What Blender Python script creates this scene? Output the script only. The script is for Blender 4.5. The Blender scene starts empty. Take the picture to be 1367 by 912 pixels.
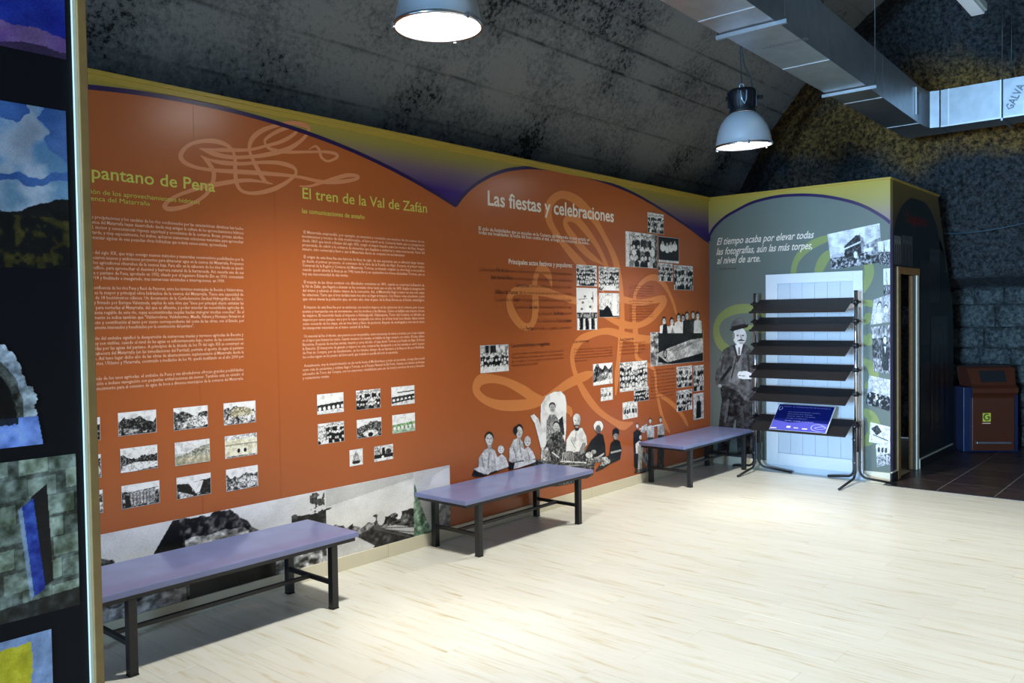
import bpy, bmesh, math, random
import numpy as np
from mathutils import Matrix, Vector

SC = bpy.context.scene
COL = SC.collection
random.seed(7)
RNG = np.random.default_rng(11)

# ------------------------------------------------------------------ camera, world, light, exposure
cam_d = bpy.data.cameras.new('camera')
cam_d.sensor_width = 36.0
cam_d.lens = 1125.375 / 1367.0 * 36.0
cam_d.clip_start = 0.05
cam = bpy.data.objects.new('camera', cam_d)
COL.objects.link(cam)
YAW, PITCH, ROLL = 0.71165463, -0.02822552, -0.01409117
_fw = Vector((math.cos(PITCH) * math.cos(YAW), math.cos(PITCH) * math.sin(YAW), math.sin(PITCH)))
_r = _fw.cross(Vector((0, 0, 1))).normalized()
_u = _r.cross(_fw)
_R = _r * math.cos(ROLL) + _u * math.sin(ROLL)
_U = _u * math.cos(ROLL) - _r * math.sin(ROLL)
_m = Matrix((( _R.x, _U.x, -_fw.x, -8.54685), (_R.y, _U.y, -_fw.y, -4.46368), (_R.z, _U.z, -_fw.z, 1.65), (0, 0, 0, 1)))
cam.matrix_world = _m
SC.camera = cam

world = bpy.data.worlds.new('world')
SC.world = world
world.use_nodes = True
world.node_tree.nodes['Background'].inputs[0].default_value = (0.45, 0.65, 1.0, 1)
world.node_tree.nodes['Background'].inputs[1].default_value = 0.6

SC.view_settings.view_transform = 'Standard'
SC.view_settings.look = 'None'
SC.view_settings.gamma = 1.0
SC.view_settings.use_curve_mapping = False
SC.view_settings.exposure = 0.0
LAMP_L = 18.0           # radiance of the pendant lamps' glass
LAMP_W = 465.0          # beam of each pendant lamp
DAYLIGHT_W = 950.0      # daylight through the glazed entrance behind the camera

day = bpy.data.lights.new('daylight', 'AREA')
day.shape = 'RECTANGLE'; day.size = 2.4; day.size_y = 2.6; day.spread = math.radians(80)
day.color = (0.36, 0.64, 1.0); day.energy = DAYLIGHT_W
day_o = bpy.data.objects.new('daylight', day); COL.objects.link(day_o)
day_o.location = (-20.25, -3.9, 1.6)
day_o.rotation_euler = (math.pi / 2, 0, -math.pi / 2)

# ------------------------------------------------------------------ materials
def srgb(r, g, b):
    f = lambda c: (c / 255.0 / 12.92) if c <= 10 else ((c / 255.0 + 0.055) / 1.055) ** 2.4
    return (f(r), f(g), f(b), 1.0)

MATS = {}
def mat(name, col=(0.5, 0.5, 0.5, 1), rough=0.5, metal=0.0, spec=0.5, coat=0.0, noise=None, bump=None, emit=None):
    """noise=(scale, amount) varies the colour, bump=(scale, strength, distance)"""
    m = bpy.data.materials.new(name); m.use_nodes = True
    nt = m.node_tree; b = nt.nodes['Principled BSDF']
    b.inputs['Base Color'].default_value = col
    b.inputs['Roughness'].default_value = rough
    b.inputs['Metallic'].default_value = metal
    b.inputs['Specular IOR Level'].default_value = spec
    b.inputs['Coat Weight'].default_value = coat
    if noise or bump:
        tc = nt.nodes.new('ShaderNodeTexCoord')
    if noise:
        n = nt.nodes.new('ShaderNodeTexNoise'); n.inputs['Scale'].default_value = noise[0]; n.inputs['Detail'].default_value = 5
        nt.links.new(tc.outputs['Object'], n.inputs['Vector'])
        r = nt.nodes.new('ShaderNodeValToRGB')
        a = noise[1]
        r.color_ramp.elements[0].position = 0.3; r.color_ramp.elements[1].position = 0.7
        r.color_ramp.elements[0].color = (col[0] * (1 - a), col[1] * (1 - a), col[2] * (1 - a), 1)
        r.color_ramp.elements[1].color = (min(1, col[0] * (1 + a)), min(1, col[1] * (1 + a)), min(1, col[2] * (1 + a)), 1)
        nt.links.new(n.outputs['Fac'], r.inputs['Fac']); nt.links.new(r.outputs['Color'], b.inputs['Base Color'])
    if bump:
        n2 = nt.nodes.new('ShaderNodeTexNoise'); n2.inputs['Scale'].default_value = bump[0]; n2.inputs['Detail'].default_value = 6
        nt.links.new(tc.outputs['Object'], n2.inputs['Vector'])
        bp = nt.nodes.new('ShaderNodeBump'); bp.inputs['Strength'].default_value = bump[1]; bp.inputs['Distance'].default_value = bump[2]
        nt.links.new(n2.outputs['Fac'], bp.inputs['Height']); nt.links.new(bp.outputs['Normal'], b.inputs['Normal'])
    if emit:
        b.inputs['Emission Color'].default_value = emit[0]; b.inputs['Emission Strength'].default_value = emit[1]
    MATS[name] = m
    return m

def ramp(nt, fac, stops):
    r = nt.nodes.new('ShaderNodeValToRGB')
    e = r.color_ramp.elements
    while len(e) < len(stops): e.new(0.5)
    for k, (p, c) in enumerate(stops):
        e[k].position = p; e[k].color = c if len(c) == 4 else (*c, 1)
    nt.links.new(fac, r.inputs['Fac'])
    return r

def node(nt, kind, **kw):
    n = nt.nodes.new(kind)
    for k, v in kw.items():
        if k.startswith('i_'): n.inputs[k[2:]].default_value = v
        else: setattr(n, k, v)
    return n

ORANGE = srgb(174, 93, 45)
mat('orange_vinyl', ORANGE, 0.27, spec=0.45)
mat('swirl_pink', srgb(212, 138, 94), 0.27, spec=0.45)
mat('swirl_orange', srgb(214, 132, 72), 0.27, spec=0.45)
mat('arch_purple', srgb(42, 24, 74), 0.3)
mat('seam', srgb(150, 66, 26), 0.4)
mat('text_white', srgb(238, 226, 210), 0.35)
mat('text_cream', srgb(240, 190, 160), 0.35)
mat('text_lime', srgb(206, 200, 84), 0.35)
mat('text_dark', srgb(70, 30, 14), 0.4)
mat('text_brown', srgb(112, 48, 20), 0.4)
mat('grey_vinyl', srgb(106, 116, 108), 0.33, spec=0.4)
mat('swirl_green', srgb(138, 150, 92), 0.33, spec=0.4)
mat('dark_vinyl', srgb(34, 40, 40), 0.4, spec=0.3)
mat('text_red', srgb(120, 30, 16), 0.5)
mat('gold_trim', srgb(176, 150, 62), 0.35, spec=0.4)
mat('cream_board', srgb(226, 218, 192), 0.4)
mat('white_paint', srgb(232, 238, 242), 0.3, spec=0.5)
mat('white_panel', srgb(206, 218, 228), 0.25, spec=0.5)
mat('tan_wood', srgb(146, 112, 62), 0.45, noise=(14, 0.12))
mat('oak_dark', srgb(150, 110, 60), 0.5, noise=(20, 0.15))
mat('lilac', srgb(122, 132, 178), 0.32, spec=0.5, coat=0.25, noise=(5, 0.10))
mat('lilac_edge', srgb(138, 142, 190), 0.4)
mat('black_metal', srgb(28, 28, 32), 0.4, spec=0.5, bump=(90, 0.1, 0.002))
mat('black_shelf', srgb(30, 27, 28), 0.5, spec=0.4, bump=(200, 0.1, 0.001))
mat('black_plastic', srgb(16, 17, 20), 0.35)
mat('chrome', srgb(205, 205, 210), 0.22, metal=1.0)
mat('navy_panel', srgb(9, 10, 17), 0.55, spec=0.2)
mat('galvanised', srgb(178, 184, 188), 0.40, metal=1.0, noise=(9, 0.10), bump=(30, 0.08, 0.003))
mat('galvanised_edge', srgb(225, 230, 232), 0.35, metal=0.7)
mat('duct_ink', srgb(104, 116, 128), 0.6)
mat('lamp_shell', srgb(178, 186, 192), 0.35, metal=0.35, spec=0.5)
mat('lamp_housing', srgb(12, 15, 20), 0.5, spec=0.35)
mat('lamp_lever', srgb(170, 200, 220), 0.3, metal=0.6)
mat('lamp_glass', (1, 1, 1, 1), 0.3, emit=((1.0, 0.97, 0.92, 1), LAMP_L))
mat('cable_teal', srgb(40, 70, 80), 0.5)
mat('bin_brown', srgb(78, 36, 20), 0.35, spec=0.5)
mat('bin_blue', srgb(14, 28, 60), 0.45)
mat('bin_mouth', srgb(8, 8, 9), 0.7)
mat('logo_yellow', srgb(214, 196, 60), 0.4)
mat('logo_green', srgb(60, 90, 50), 0.4)
mat('grout', srgb(150, 150, 150), 0.7)
mat('subfloor', srgb(210, 200, 172), 0.5)
mat('plaster_dark', srgb(52, 52, 54), 0.8, noise=(3, 0.2), bump=(30, 0.3, 0.01))
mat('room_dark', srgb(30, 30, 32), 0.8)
mat('fixture', srgb(190, 205, 205), 0.5)
mat('glass_frame', srgb(60, 64, 68), 0.4, metal=0.5)
mat('card_blue', srgb(22, 30, 104), 0.2, spec=0.6)
mat('card_violet', srgb(92, 92, 190), 0.2, spec=0.6)
mat('card_pale', srgb(176, 178, 232), 0.25)

# printed photographs: the picture is carried by the colour attribute of the print
def _print_mat(name, rough):
    m = bpy.data.materials.new(name); m.use_nodes = True
    nt = m.node_tree; b = nt.nodes['Principled BSDF']
    a = nt.nodes.new('ShaderNodeAttribute'); a.attribute_name = 'print'
    nt.links.new(a.outputs['Color'], b.inputs['Base Color'])
    b.inputs['Roughness'].default_value = rough; b.inputs['Specular IOR Level'].default_value = 0.4
    MATS[name] = m
_print_mat('photo_print', 0.33)

# spandrel gradients that are printed on the murals (gold at the top, violet at the bottom)
def _gradient(name, stops):
    m = bpy.data.materials.new(name); m.use_nodes = True
    nt = m.node_tree; b = nt.nodes['Principled BSDF']
    tc = node(nt, 'ShaderNodeTexCoord'); sp = node(nt, 'ShaderNodeSeparateXYZ')
    nt.links.new(tc.outputs['Object'], sp.inputs[0])
    mr = node(nt, 'ShaderNodeMapRange'); mr.inputs[1].default_value = 2.45; mr.inputs[2].default_value = 2.95
    nt.links.new(sp.outputs['Z'], mr.inputs[0])
    r = ramp(nt, mr.outputs[0], stops)
    nt.links.new(r.outputs['Color'], b.inputs['Base Color'])
    b.inputs['Roughness'].default_value = 0.3; b.inputs['Specular IOR Level'].default_value = 0.45
    MATS[name] = m
_gradient('spandrel_left', [(0.0, srgb(44, 14, 104)), (0.3, srgb(56, 26, 110)), (0.58, srgb(118, 98, 108)), (0.8, srgb(152, 138, 70)), (1.0, srgb(166, 148, 58))])
_gradient('spandrel_grey', [(0.0, srgb(120, 100, 150)), (0.25, srgb(150, 134, 126)), (0.6, srgb(160, 150, 84)), (1.0, srgb(176, 156, 64))])
_gradient('spandrel_dark', [(0.0, srgb(70, 56, 34)), (1.0, srgb(112, 92, 36))])

# pale laminate planks
def _planks():
    m = bpy.data.materials.new('laminate'); m.use_nodes = True
    nt = m.node_tree; b = nt.nodes['Principled BSDF']; L = nt.links.new
    tc = node(nt, 'ShaderNodeTexCoord'); oi = node(nt, 'ShaderNodeObjectInfo')
    mp = node(nt, 'ShaderNodeMapping'); mp.inputs['Scale'].default_value = (22, 1.5, 1)
    off = node(nt, 'ShaderNodeVectorMath', operation='SCALE'); off.inputs['Scale'].default_value = 37.0
    cmb = node(nt, 'ShaderNodeCombineXYZ'); L(oi.outputs['Random'], cmb.inputs[0]); L(oi.outputs['Random'], cmb.inputs[1])
    L(cmb.outputs[0], off.inputs[0]); L(off.outputs[0], mp.inputs['Location'])
    L(tc.outputs['Object'], mp.inputs['Vector'])
    n = node(nt, 'ShaderNodeTexNoise', i_Scale=1.4, i_Detail=7.0, i_Roughness=0.62, i_Distortion=0.6); L(mp.outputs[0], n.inputs['Vector'])
    r = ramp(nt, n.outputs['Fac'], [(0.29, srgb(194, 180, 142)), (0.365, srgb(220, 214, 190)), (0.46, srgb(230, 229, 214)), (0.8, srgb(236, 236, 226))])
    hv = node(nt, 'ShaderNodeHueSaturation'); L(r.outputs['Color'], hv.inputs['Color'])
    mr = node(nt, 'ShaderNodeMapRange'); mr.inputs[3].default_value = 0.96; mr.inputs[4].default_value = 1.02; L(oi.outputs['Random'], mr.inputs[0]); L(mr.outputs[0], hv.inputs['Value'])
    L(hv.outputs['Color'], b.inputs['Base Color'])
    b.inputs['Roughness'].default_value = 0.33; b.inputs['Specular IOR Level'].default_value = 0.5
    MATS['laminate'] = m
_planks()

def _tiles():
    m = bpy.data.materials.new('slate_tile'); m.use_nodes = True
    nt = m.node_tree; b = nt.nodes['Principled BSDF']; L = nt.links.new
    tc = node(nt, 'ShaderNodeTexCoord'); n = node(nt, 'ShaderNodeTexNoise', i_Scale=7.0, i_Detail=6.0); L(tc.outputs['Object'], n.inputs['Vector'])
    oi = node(nt, 'ShaderNodeObjectInfo')
    r = ramp(nt, n.outputs['Fac'], [(0.3, srgb(46, 38, 38)), (0.7, srgb(78, 66, 64))])
    hv = node(nt, 'ShaderNodeHueSaturation'); L(r.outputs['Color'], hv.inputs['Color'])
    mr = node(nt, 'ShaderNodeMapRange'); mr.inputs[3].default_value = 0.8; mr.inputs[4].default_value = 1.2; L(oi.outputs['Random'], mr.inputs[0]); L(mr.outputs[0], hv.inputs['Value'])
    L(hv.outputs['Color'], b.inputs['Base Color'])
    b.inputs['Roughness'].default_value = 0.34
    bp = node(nt, 'ShaderNodeBump'); bp.inputs['Strength'].default_value = 0.2; bp.inputs['Distance'].default_value = 0.004
    L(n.outputs['Fac'], bp.inputs['Height']); L(bp.outputs[0], b.inputs['Normal'])
    MATS['slate_tile'] = m
_tiles()

# board-marked concrete of the vault
def _concrete():
    m = bpy.data.materials.new('board_concrete'); m.use_nodes = True
    nt = m.node_tree; b = nt.nodes['Principled BSDF']; L = nt.links.new
    tc = node(nt, 'ShaderNodeTexCoord')
    n1 = node(nt, 'ShaderNodeTexNoise', i_Scale=1.3, i_Detail=5.0, i_Roughness=0.6); L(tc.outputs['Object'], n1.inputs['Vector'])
    n2 = node(nt, 'ShaderNodeTexNoise', i_Scale=26.0, i_Detail=8.0, i_Roughness=0.75); L(tc.outputs['Object'], n2.inputs['Vector'])
    at = node(nt, 'ShaderNodeAttribute', attribute_name='joint')
    # dark pits gather where the broad noise is low
    ad = node(nt, 'ShaderNodeMath', operation='MULTIPLY_ADD'); ad.inputs[1].default_value = 0.9; L(n1.outputs['Fac'], ad.inputs[0]); L(n2.outputs['Fac'], ad.inputs[2])
    r = ramp(nt, ad.outputs[0], [(0.75, srgb(20, 21, 22)), (0.82, srgb(92, 93, 92)), (0.95, srgb(112, 112, 110)), (1.0, srgb(124, 124, 120))])
    n3 = node(nt, 'ShaderNodeTexNoise', i_Scale=5.0, i_Detail=5.0); L(tc.outputs['Object'], n3.inputs['Vector'])
    mu = node(nt, 'ShaderNodeMath', operation='MULTIPLY'); L(at.outputs['Fac'], mu.inputs[0])
    r3 = ramp(nt, n3.outputs['Fac'], [(0.34, (0.1, 0.1, 0.1)), (0.55, (1, 1, 1))]); L(r3.outputs['Color'], mu.inputs[1])
    mx = node(nt, 'ShaderNodeMix', data_type='RGBA'); L(mu.outputs[0], mx.inputs[0]); L(r.outputs['Color'], mx.inputs[6]); mx.inputs[7].default_value = srgb(18, 18, 20)
    L(mx.outputs[2], b.inputs['Base Color'])
    b.inputs['Roughness'].default_value = 0.85; b.inputs['Specular IOR Level'].default_value = 0.25
    bp = node(nt, 'ShaderNodeBump'); bp.inputs['Strength'].default_value = 0.7; bp.inputs['Distance'].default_value = 0.02
    L(n2.outputs['Fac'], bp.inputs['Height']); L(bp.outputs[0], b.inputs['Normal'])
    MATS['board_concrete'] = m
_concrete()

def _stone(name, dark, light, warm_lit_a, warm_lit_b, warm_lit):
    m = bpy.data.materials.new(name); m.use_nodes = True
    nt = m.node_tree; b = nt.nodes['Principled BSDF']; L = nt.links.new
    tc = node(nt, 'ShaderNodeTexCoord')
    n1 = node(nt, 'ShaderNodeTexNoise', i_Scale=20.0, i_Detail=8.0, i_Roughness=0.8); L(tc.outputs['Object'], n1.inputs['Vector'])
    v = node(nt, 'ShaderNodeTexVoronoi', i_Scale=16.0); L(tc.outputs['Object'], v.inputs['Vector'])
    r = ramp(nt, n1.outputs['Fac'], [(0.40, dark), (0.52, tuple(0.45 * x for x in light[:3])), (0.68, light)])
    out = r.outputs['Color']
    if warm_lit:
        # warm golden light painted into the colour of the upper rock face
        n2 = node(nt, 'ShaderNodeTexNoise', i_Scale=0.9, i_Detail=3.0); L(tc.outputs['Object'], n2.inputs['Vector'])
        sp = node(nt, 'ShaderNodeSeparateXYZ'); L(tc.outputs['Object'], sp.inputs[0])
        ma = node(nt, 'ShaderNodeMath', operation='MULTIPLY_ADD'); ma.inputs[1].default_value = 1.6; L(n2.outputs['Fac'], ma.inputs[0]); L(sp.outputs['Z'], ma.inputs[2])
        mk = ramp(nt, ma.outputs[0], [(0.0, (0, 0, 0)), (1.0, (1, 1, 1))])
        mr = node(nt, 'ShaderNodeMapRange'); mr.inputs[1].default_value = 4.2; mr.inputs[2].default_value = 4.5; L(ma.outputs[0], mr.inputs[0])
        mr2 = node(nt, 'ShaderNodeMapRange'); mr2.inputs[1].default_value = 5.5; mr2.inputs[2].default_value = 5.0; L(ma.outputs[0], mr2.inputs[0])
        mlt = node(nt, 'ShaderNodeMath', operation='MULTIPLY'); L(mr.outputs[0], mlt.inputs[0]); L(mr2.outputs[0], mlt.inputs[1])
        ro = ramp(nt, n1.outputs['Fac'], [(0.42, warm_lit_a), (0.66, warm_lit_b)])
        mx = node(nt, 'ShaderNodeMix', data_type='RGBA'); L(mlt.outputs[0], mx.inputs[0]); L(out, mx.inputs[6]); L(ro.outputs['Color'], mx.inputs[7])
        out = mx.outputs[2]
    L(out, b.inputs['Base Color'])
    b.inputs['Roughness'].default_value = 0.8; b.inputs['Specular IOR Level'].default_value = 0.35
    bp = node(nt, 'ShaderNodeBump'); bp.inputs['Strength'].default_value = 1.0; bp.inputs['Distance'].default_value = 0.05
    ad = node(nt, 'ShaderNodeMath', operation='ADD'); L(n1.outputs['Fac'], ad.inputs[0]); L(v.outputs['Distance'], ad.inputs[1])
    L(ad.outputs[0], bp.inputs['Height']); L(bp.outputs[0], b.inputs['Normal'])
    MATS[name] = m
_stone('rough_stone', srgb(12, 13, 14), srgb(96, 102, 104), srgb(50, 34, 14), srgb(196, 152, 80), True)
_stone('block_stone', srgb(48, 56, 58), srgb(136, 146, 144), None, None, False)

# ------------------------------------------------------------------ helpers
def tag(o, label=None, cat=None, group=None, kind=None):
    if label: o['label'] = label
    if cat: o['category'] = cat
    if group: o['group'] = group
    if kind: o['kind'] = kind
    return o

def empty(name, loc=(0, 0, 0), rz=0.0):
    o = bpy.data.objects.new(name, None); COL.objects.link(o)
    o.empty_display_size = 0.1
    o.location = loc; o.rotation_euler = (0, 0, rz)
    return o

def obj(name, bm, m, parent=None, smooth=False, loc=None):
    me = bpy.data.meshes.new(name)
    if smooth:
        for f in bm.faces: f.smooth = True
    bm.to_mesh(me); bm.free()
    me.materials.append(MATS[m] if isinstance(m, str) else m)
    o = bpy.data.objects.new(name, me); COL.objects.link(o)
    if parent is not None: o.parent = parent
    if loc: o.location = loc
    return o

def mesh_obj(name, verts, faces, m, parent=None):
    me = bpy.data.meshes.new(name); me.from_pydata(verts, [], faces); me.update()
    me.materials.append(MATS[m])
    o = bpy.data.objects.new(name, me); COL.objects.link(o)
    if parent is not None: o.parent = parent
    return o

def box(bm, x0, x1, y0, y1, z0, z1, bev=0.0, M=None):
    r = bmesh.ops.create_cube(bm, size=1.0)
    vs = r['verts']
    for v in vs:
        v.co = Vector((x0 + (v.co.x + .5) * (x1 - x0), y0 + (v.co.y + .5) * (y1 - y0), z0 + (v.co.z + .5) * (z1 - z0)))
    if M is not None:
        for v in vs: v.co = M @ v.co
    if bev > 0:
        es = list({e for v in vs for e in v.link_edges})
        bmesh.ops.bevel(bm, geom=es, offset=bev, segments=2, affect='EDGES', profile=0.5)
    return bm

def nb(): return bmesh.new()
def boxo(name, b, m, parent=None, bev=0.0): return obj(name, box(nb(), *b, bev=bev), m, parent)

def tube(bm, pts, r, n=12, caps=True):
    pts = [Vector(p) for p in pts]; rings = []
    for i, p in enumerate(pts):
        if i == 0: t = pts[1] - p
        elif i == len(pts) - 1: t = p - pts[i - 1]
        else: t = (pts[i + 1] - p).normalized() + (p - pts[i - 1]).normalized()
        t.normalize()
        up = Vector((0, 0, 1)) if abs(t.z) < 0.9 else Vector((1, 0, 0))
        if i == 0: a = t.cross(up).normalized()
        else:
            a = (a - t * a.dot(t))
            a = a.normalized() if a.length > 1e-6 else t.cross(up).normalized()
        b = t.cross(a)
        rr = r[i] if isinstance(r, (list, tuple)) else r
        rings.append([bm.verts.new(p + (a * math.cos(k * 2 * math.pi / n) + b * math.sin(k * 2 * math.pi / n)) * rr) for k in range(n)])
    for i in range(len(rings) - 1):
        for k in range(n):
            f = bm.faces.new((rings[i][k], rings[i][(k + 1) % n], rings[i + 1][(k + 1) % n], rings[i + 1][k])); f.smooth = True
    if caps:
        bm.faces.new(list(reversed(rings[0]))); bm.faces.new(rings[-1])
    return bm

def lathe(bm, prof, n=40, close=False):
    rings = []
    for r, z in prof:
        rings.append([bm.verts.new((r * math.cos(2 * math.pi * k / n), r * math.sin(2 * math.pi * k / n), z)) for k in range(n)])
    for i in range(len(rings) - 1):
        for k in range(n):
            f = bm.faces.new((rings[i][k], rings[i][(k + 1) % n], rings[i + 1][(k + 1) % n], rings[i + 1][k])); f.smooth = True
    if close:
        bm.faces.new(list(reversed(rings[0]))); bm.faces.new(rings[-1])
    return bm

def catmull(P, per=8):
    P = [np.array(p, float) for p in P]; out = []
    Q = [2 * P[0] - P[1]] + P + [2 * P[-1] - P[-2]]
    for i in range(1, len(Q) - 2):
        for k in range(per):
            t = k / per
            out.append(0.5 * (2 * Q[i] + (Q[i + 1] - Q[i - 1]) * t + (2 * Q[i - 1] - 5 * Q[i] + 4 * Q[i + 1] - Q[i + 2]) * t * t + (3 * Q[i] - Q[i - 1] - 3 * Q[i + 1] + Q[i + 2]) * t ** 3))
    out.append(P[-1])
    return out

# wall frames: 2-D coordinates on a wall -> world (d = how far the print stands proud)
def on_left(a, b, d):  return (a, -d, b)           # orange wall, plane y = 0, seen from -y
def on_back(a, b, d):  return (-d, a, b)           # grey wall, plane x = 0, seen from -x
def on_side(a, b, d):  return (a, -1.917 - d, b)   # dark side wall, plane y = -1.917
def on_stand(a, b, d): return (a, -1.70 - d, b)    # display stand in the foreground

def ribbon(name, P, width, place, d, m, parent, taper=True, per=8):
    S = catmull(P, per); n = len(S); vs = []
    for i, p in enumerate(S):
        t = S[min(i + 1, n - 1)] - S[max(i - 1, 0)]; t = t / (np.linalg.norm(t) + 1e-9)
        nrm = np.array([-t[1], t[0]])
        w = width * 0.5
        if taper:
            w *= min(1.0, 0.25 + i / (n * 0.08 + 1)) * min(1.0, 0.25 + (n - 1 - i) / (n * 0.08 + 1)) * (0.8 + 0.35 * math.sin(i * 0.11) ** 2)
        for s in (1, -1):
            q = p + nrm * w * s; vs.append(place(q[0], q[1], d + 0.0003 * i / n))
    fs = [(2 * i, 2 * i + 1, 2 * i + 3, 2 * i + 2) for i in range(n - 1)]
    return mesh_obj(name, vs, fs, m, parent)

def flat_poly(name, pts, place, d, m, parent):
    bm = nb(); bm.faces.new([bm.verts.new(place(a, b, d)) for a, b in pts])
    bmesh.ops.triangulate(bm, faces=bm.faces[:])
    return obj(name, bm, m, parent)

# ---- lettering
def _glyphs(text, weight=0.0, res=1):
    cu = bpy.data.curves.new('lettering', 'FONT'); cu.body = text; cu.size = 1.0; cu.resolution_u = res; cu.offset = weight
    o = bpy.data.objects.new('lettering', cu); COL.objects.link(o)
    dg = bpy.context.evaluated_depsgraph_get(); dg.update()
    me = bpy.data.meshes.new_from_object(o.evaluated_get(dg))
    v = np.array([w.co[:2] for w in me.vertices], float) if len(me.vertices) else np.zeros((0, 2))
    f = [tuple(p.vertices) for p in me.polygons]
    bpy.data.objects.remove(o); bpy.data.curves.remove(cu); bpy.data.meshes.remove(me)
    return v, f
_CAPV, _ = _glyphs('H'); CAP = _CAPV[:, 1].max()

def lettering(name, lines, place, d, m, parent, weight=0.0, shear=0.0, res=1):
    """lines: (text, x0, x1, baseline, cap_height); each line is fitted between x0 and x1"""
    V = []; Fc = []
    for text, x0, x1, zb, cap in lines:
        v, f = _glyphs(text, weight, res)
        if not len(v): continue
        a, b = v[:, 0].min(), v[:, 0].max()
        sy = cap / CAP; sx = (x1 - x0) / (b - a)
        base = len(V)
        for p in v:
            V.append(place(x0 + (p[0] - a) * sx + shear * p[1] * sy * (1 if sx > 0 else -1), zb + p[1] * sy, d))
        Fc += [tuple(i + base for i in q) for q in f]
    return mesh_obj(name, V, Fc, m, parent)

# ---- drawn pictures (printed photographs), carried as vertex colours of a fine grid
def fnoise(h, w, cells, rng, octaves=4):
    out = np.zeros((h, w)); amp = 1.0; tot = 0
    for o in range(octaves):
        cy = max(2, int(cells * 2 ** o * h / max(h, w)) + 2); cx = max(2, int(cells * 2 ** o * w / max(h, w)) + 2)
        g = rng.random((cy + 1, cx + 1))
        yy = np.linspace(0, cy - 1e-6, h); xx = np.linspace(0, cx - 1e-6, w)
        yi = yy.astype(int); xi = xx.astype(int); fy = (yy - yi)[:, None]; fx = (xx - xi)[None, :]
        fy = fy * fy * (3 - 2 * fy); fx = fx * fx * (3 - 2 * fx)
        v = g[yi][:, xi] * (1 - fy) * (1 - fx) + g[yi + 1][:, xi] * fy * (1 - fx) + g[yi][:, xi + 1] * (1 - fy) * fx + g[yi + 1][:, xi + 1] * fy * fx
        out += v * amp; tot += amp; amp *= 0.55
    return np.clip((out / tot - 0.5) * 1.7 + 0.5, 0, 1)

class Pic:
    """a small greyscale/RGB picture; x to the right, y DOWN, in any extents"""
    def __init__(s, w, h, ext=(0, 0, 1, 1), bg=None, seed=0):
        s.w, s.h = w, h; s.rng = np.random.default_rng(seed)
        x0, y0, x1, y1 = ext
        s.X, s.Y = np.meshgrid(np.linspace(x0, x1, w), np.linspace(y0, y1, h))
        s.a = np.zeros((h, w)) if bg is None else np.ones((h, w))
        s.c = np.zeros((h, w, 3)) + (0 if bg is None else np.array(bg))
        s.N = fnoise(h, w, 10, s.rng); s.N2 = fnoise(h, w, 26, s.rng, 3)
    def put(s, mask, val, noise=0.0, tex=None):
        v = np.zeros((s.h, s.w, 3)) + np.array(val)
        if noise: v = v + (((s.N2 if tex is None else tex) - 0.5) * 2 * noise)[..., None]
        s.c[mask] = np.clip(v, 0.02, 0.97)[mask]; s.a[mask] = 1
        return s
    def poly(s, P, val, noise=0.0, tex=None):
        m = np.zeros((s.h, s.w), bool); n = len(P)
        for i in range(n):
            (xa, ya), (xb, yb) = P[i], P[(i + 1) % n]
            if ya == yb: continue
            c = ((s.Y >= min(ya, yb)) & (s.Y < max(ya, yb)))
            xs = xa + (s.Y - ya) * (xb - xa) / (yb - ya)
            m ^= c & (s.X < xs)
        return s.put(m, val, noise, tex)
    def ell(s, cx, cy, rx, ry, val, noise=0.0):
        return s.put(((s.X - cx) / rx) ** 2 + ((s.Y - cy) / ry) ** 2 < 1, val, noise)
    def line(s, x0, y0, x1, y1, w, val):
        dx, dy = x1 - x0, y1 - y0; L2 = dx * dx + dy * dy + 1e-12
        t = np.clip(((s.X - x0) * dx + (s.Y - y0) * dy) / L2, 0, 1)
        return s.put((s.X - x0 - t * dx) ** 2 + (s.Y - y0 - t * dy) ** 2 < w * w, val)
    def face(s, cx, cy, rx, ry, skin=0.78, hair=0.1, hat=False):
        s.ell(cx, cy - ry * .3, rx * 1.12, ry * .95, hair, .05)
        s.ell(cx, cy + ry * .12, rx * .96, ry * .95, skin, .06)
        for k in (-1, 1):
            s.ell(cx + k * rx * .4, cy - ry * .08, rx * .2, ry * .09, skin * .35)
        s.line(cx, cy, cx + rx * .06, cy + ry * .3, rx * .09, skin * .72)
        s.line(cx - rx * .3, cy + ry * .55, cx + rx * .3, cy + ry * .55, ry * .05, skin * .45)
        return s
    def finish(s, contrast=1.2, grain=0.05, shade=0.16):
        sh = 1 + (fnoise(s.h, s.w, 7, s.rng, 3) - 0.5) * 2 * shade
        g = s.rng.normal(0, grain, (s.h, s.w))
        s.c = np.clip((s.c * sh[..., None] - 0.5) * contrast + 0.52 + g[..., None], 0.02, 0.98)
        return s
    def border(s, n=1, val=0.9):
        for sl in (np.s_[:n, :], np.s_[-n:, :], np.s_[:, :n], np.s_[:, -n:]): s.c[sl] = val
        return s

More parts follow.
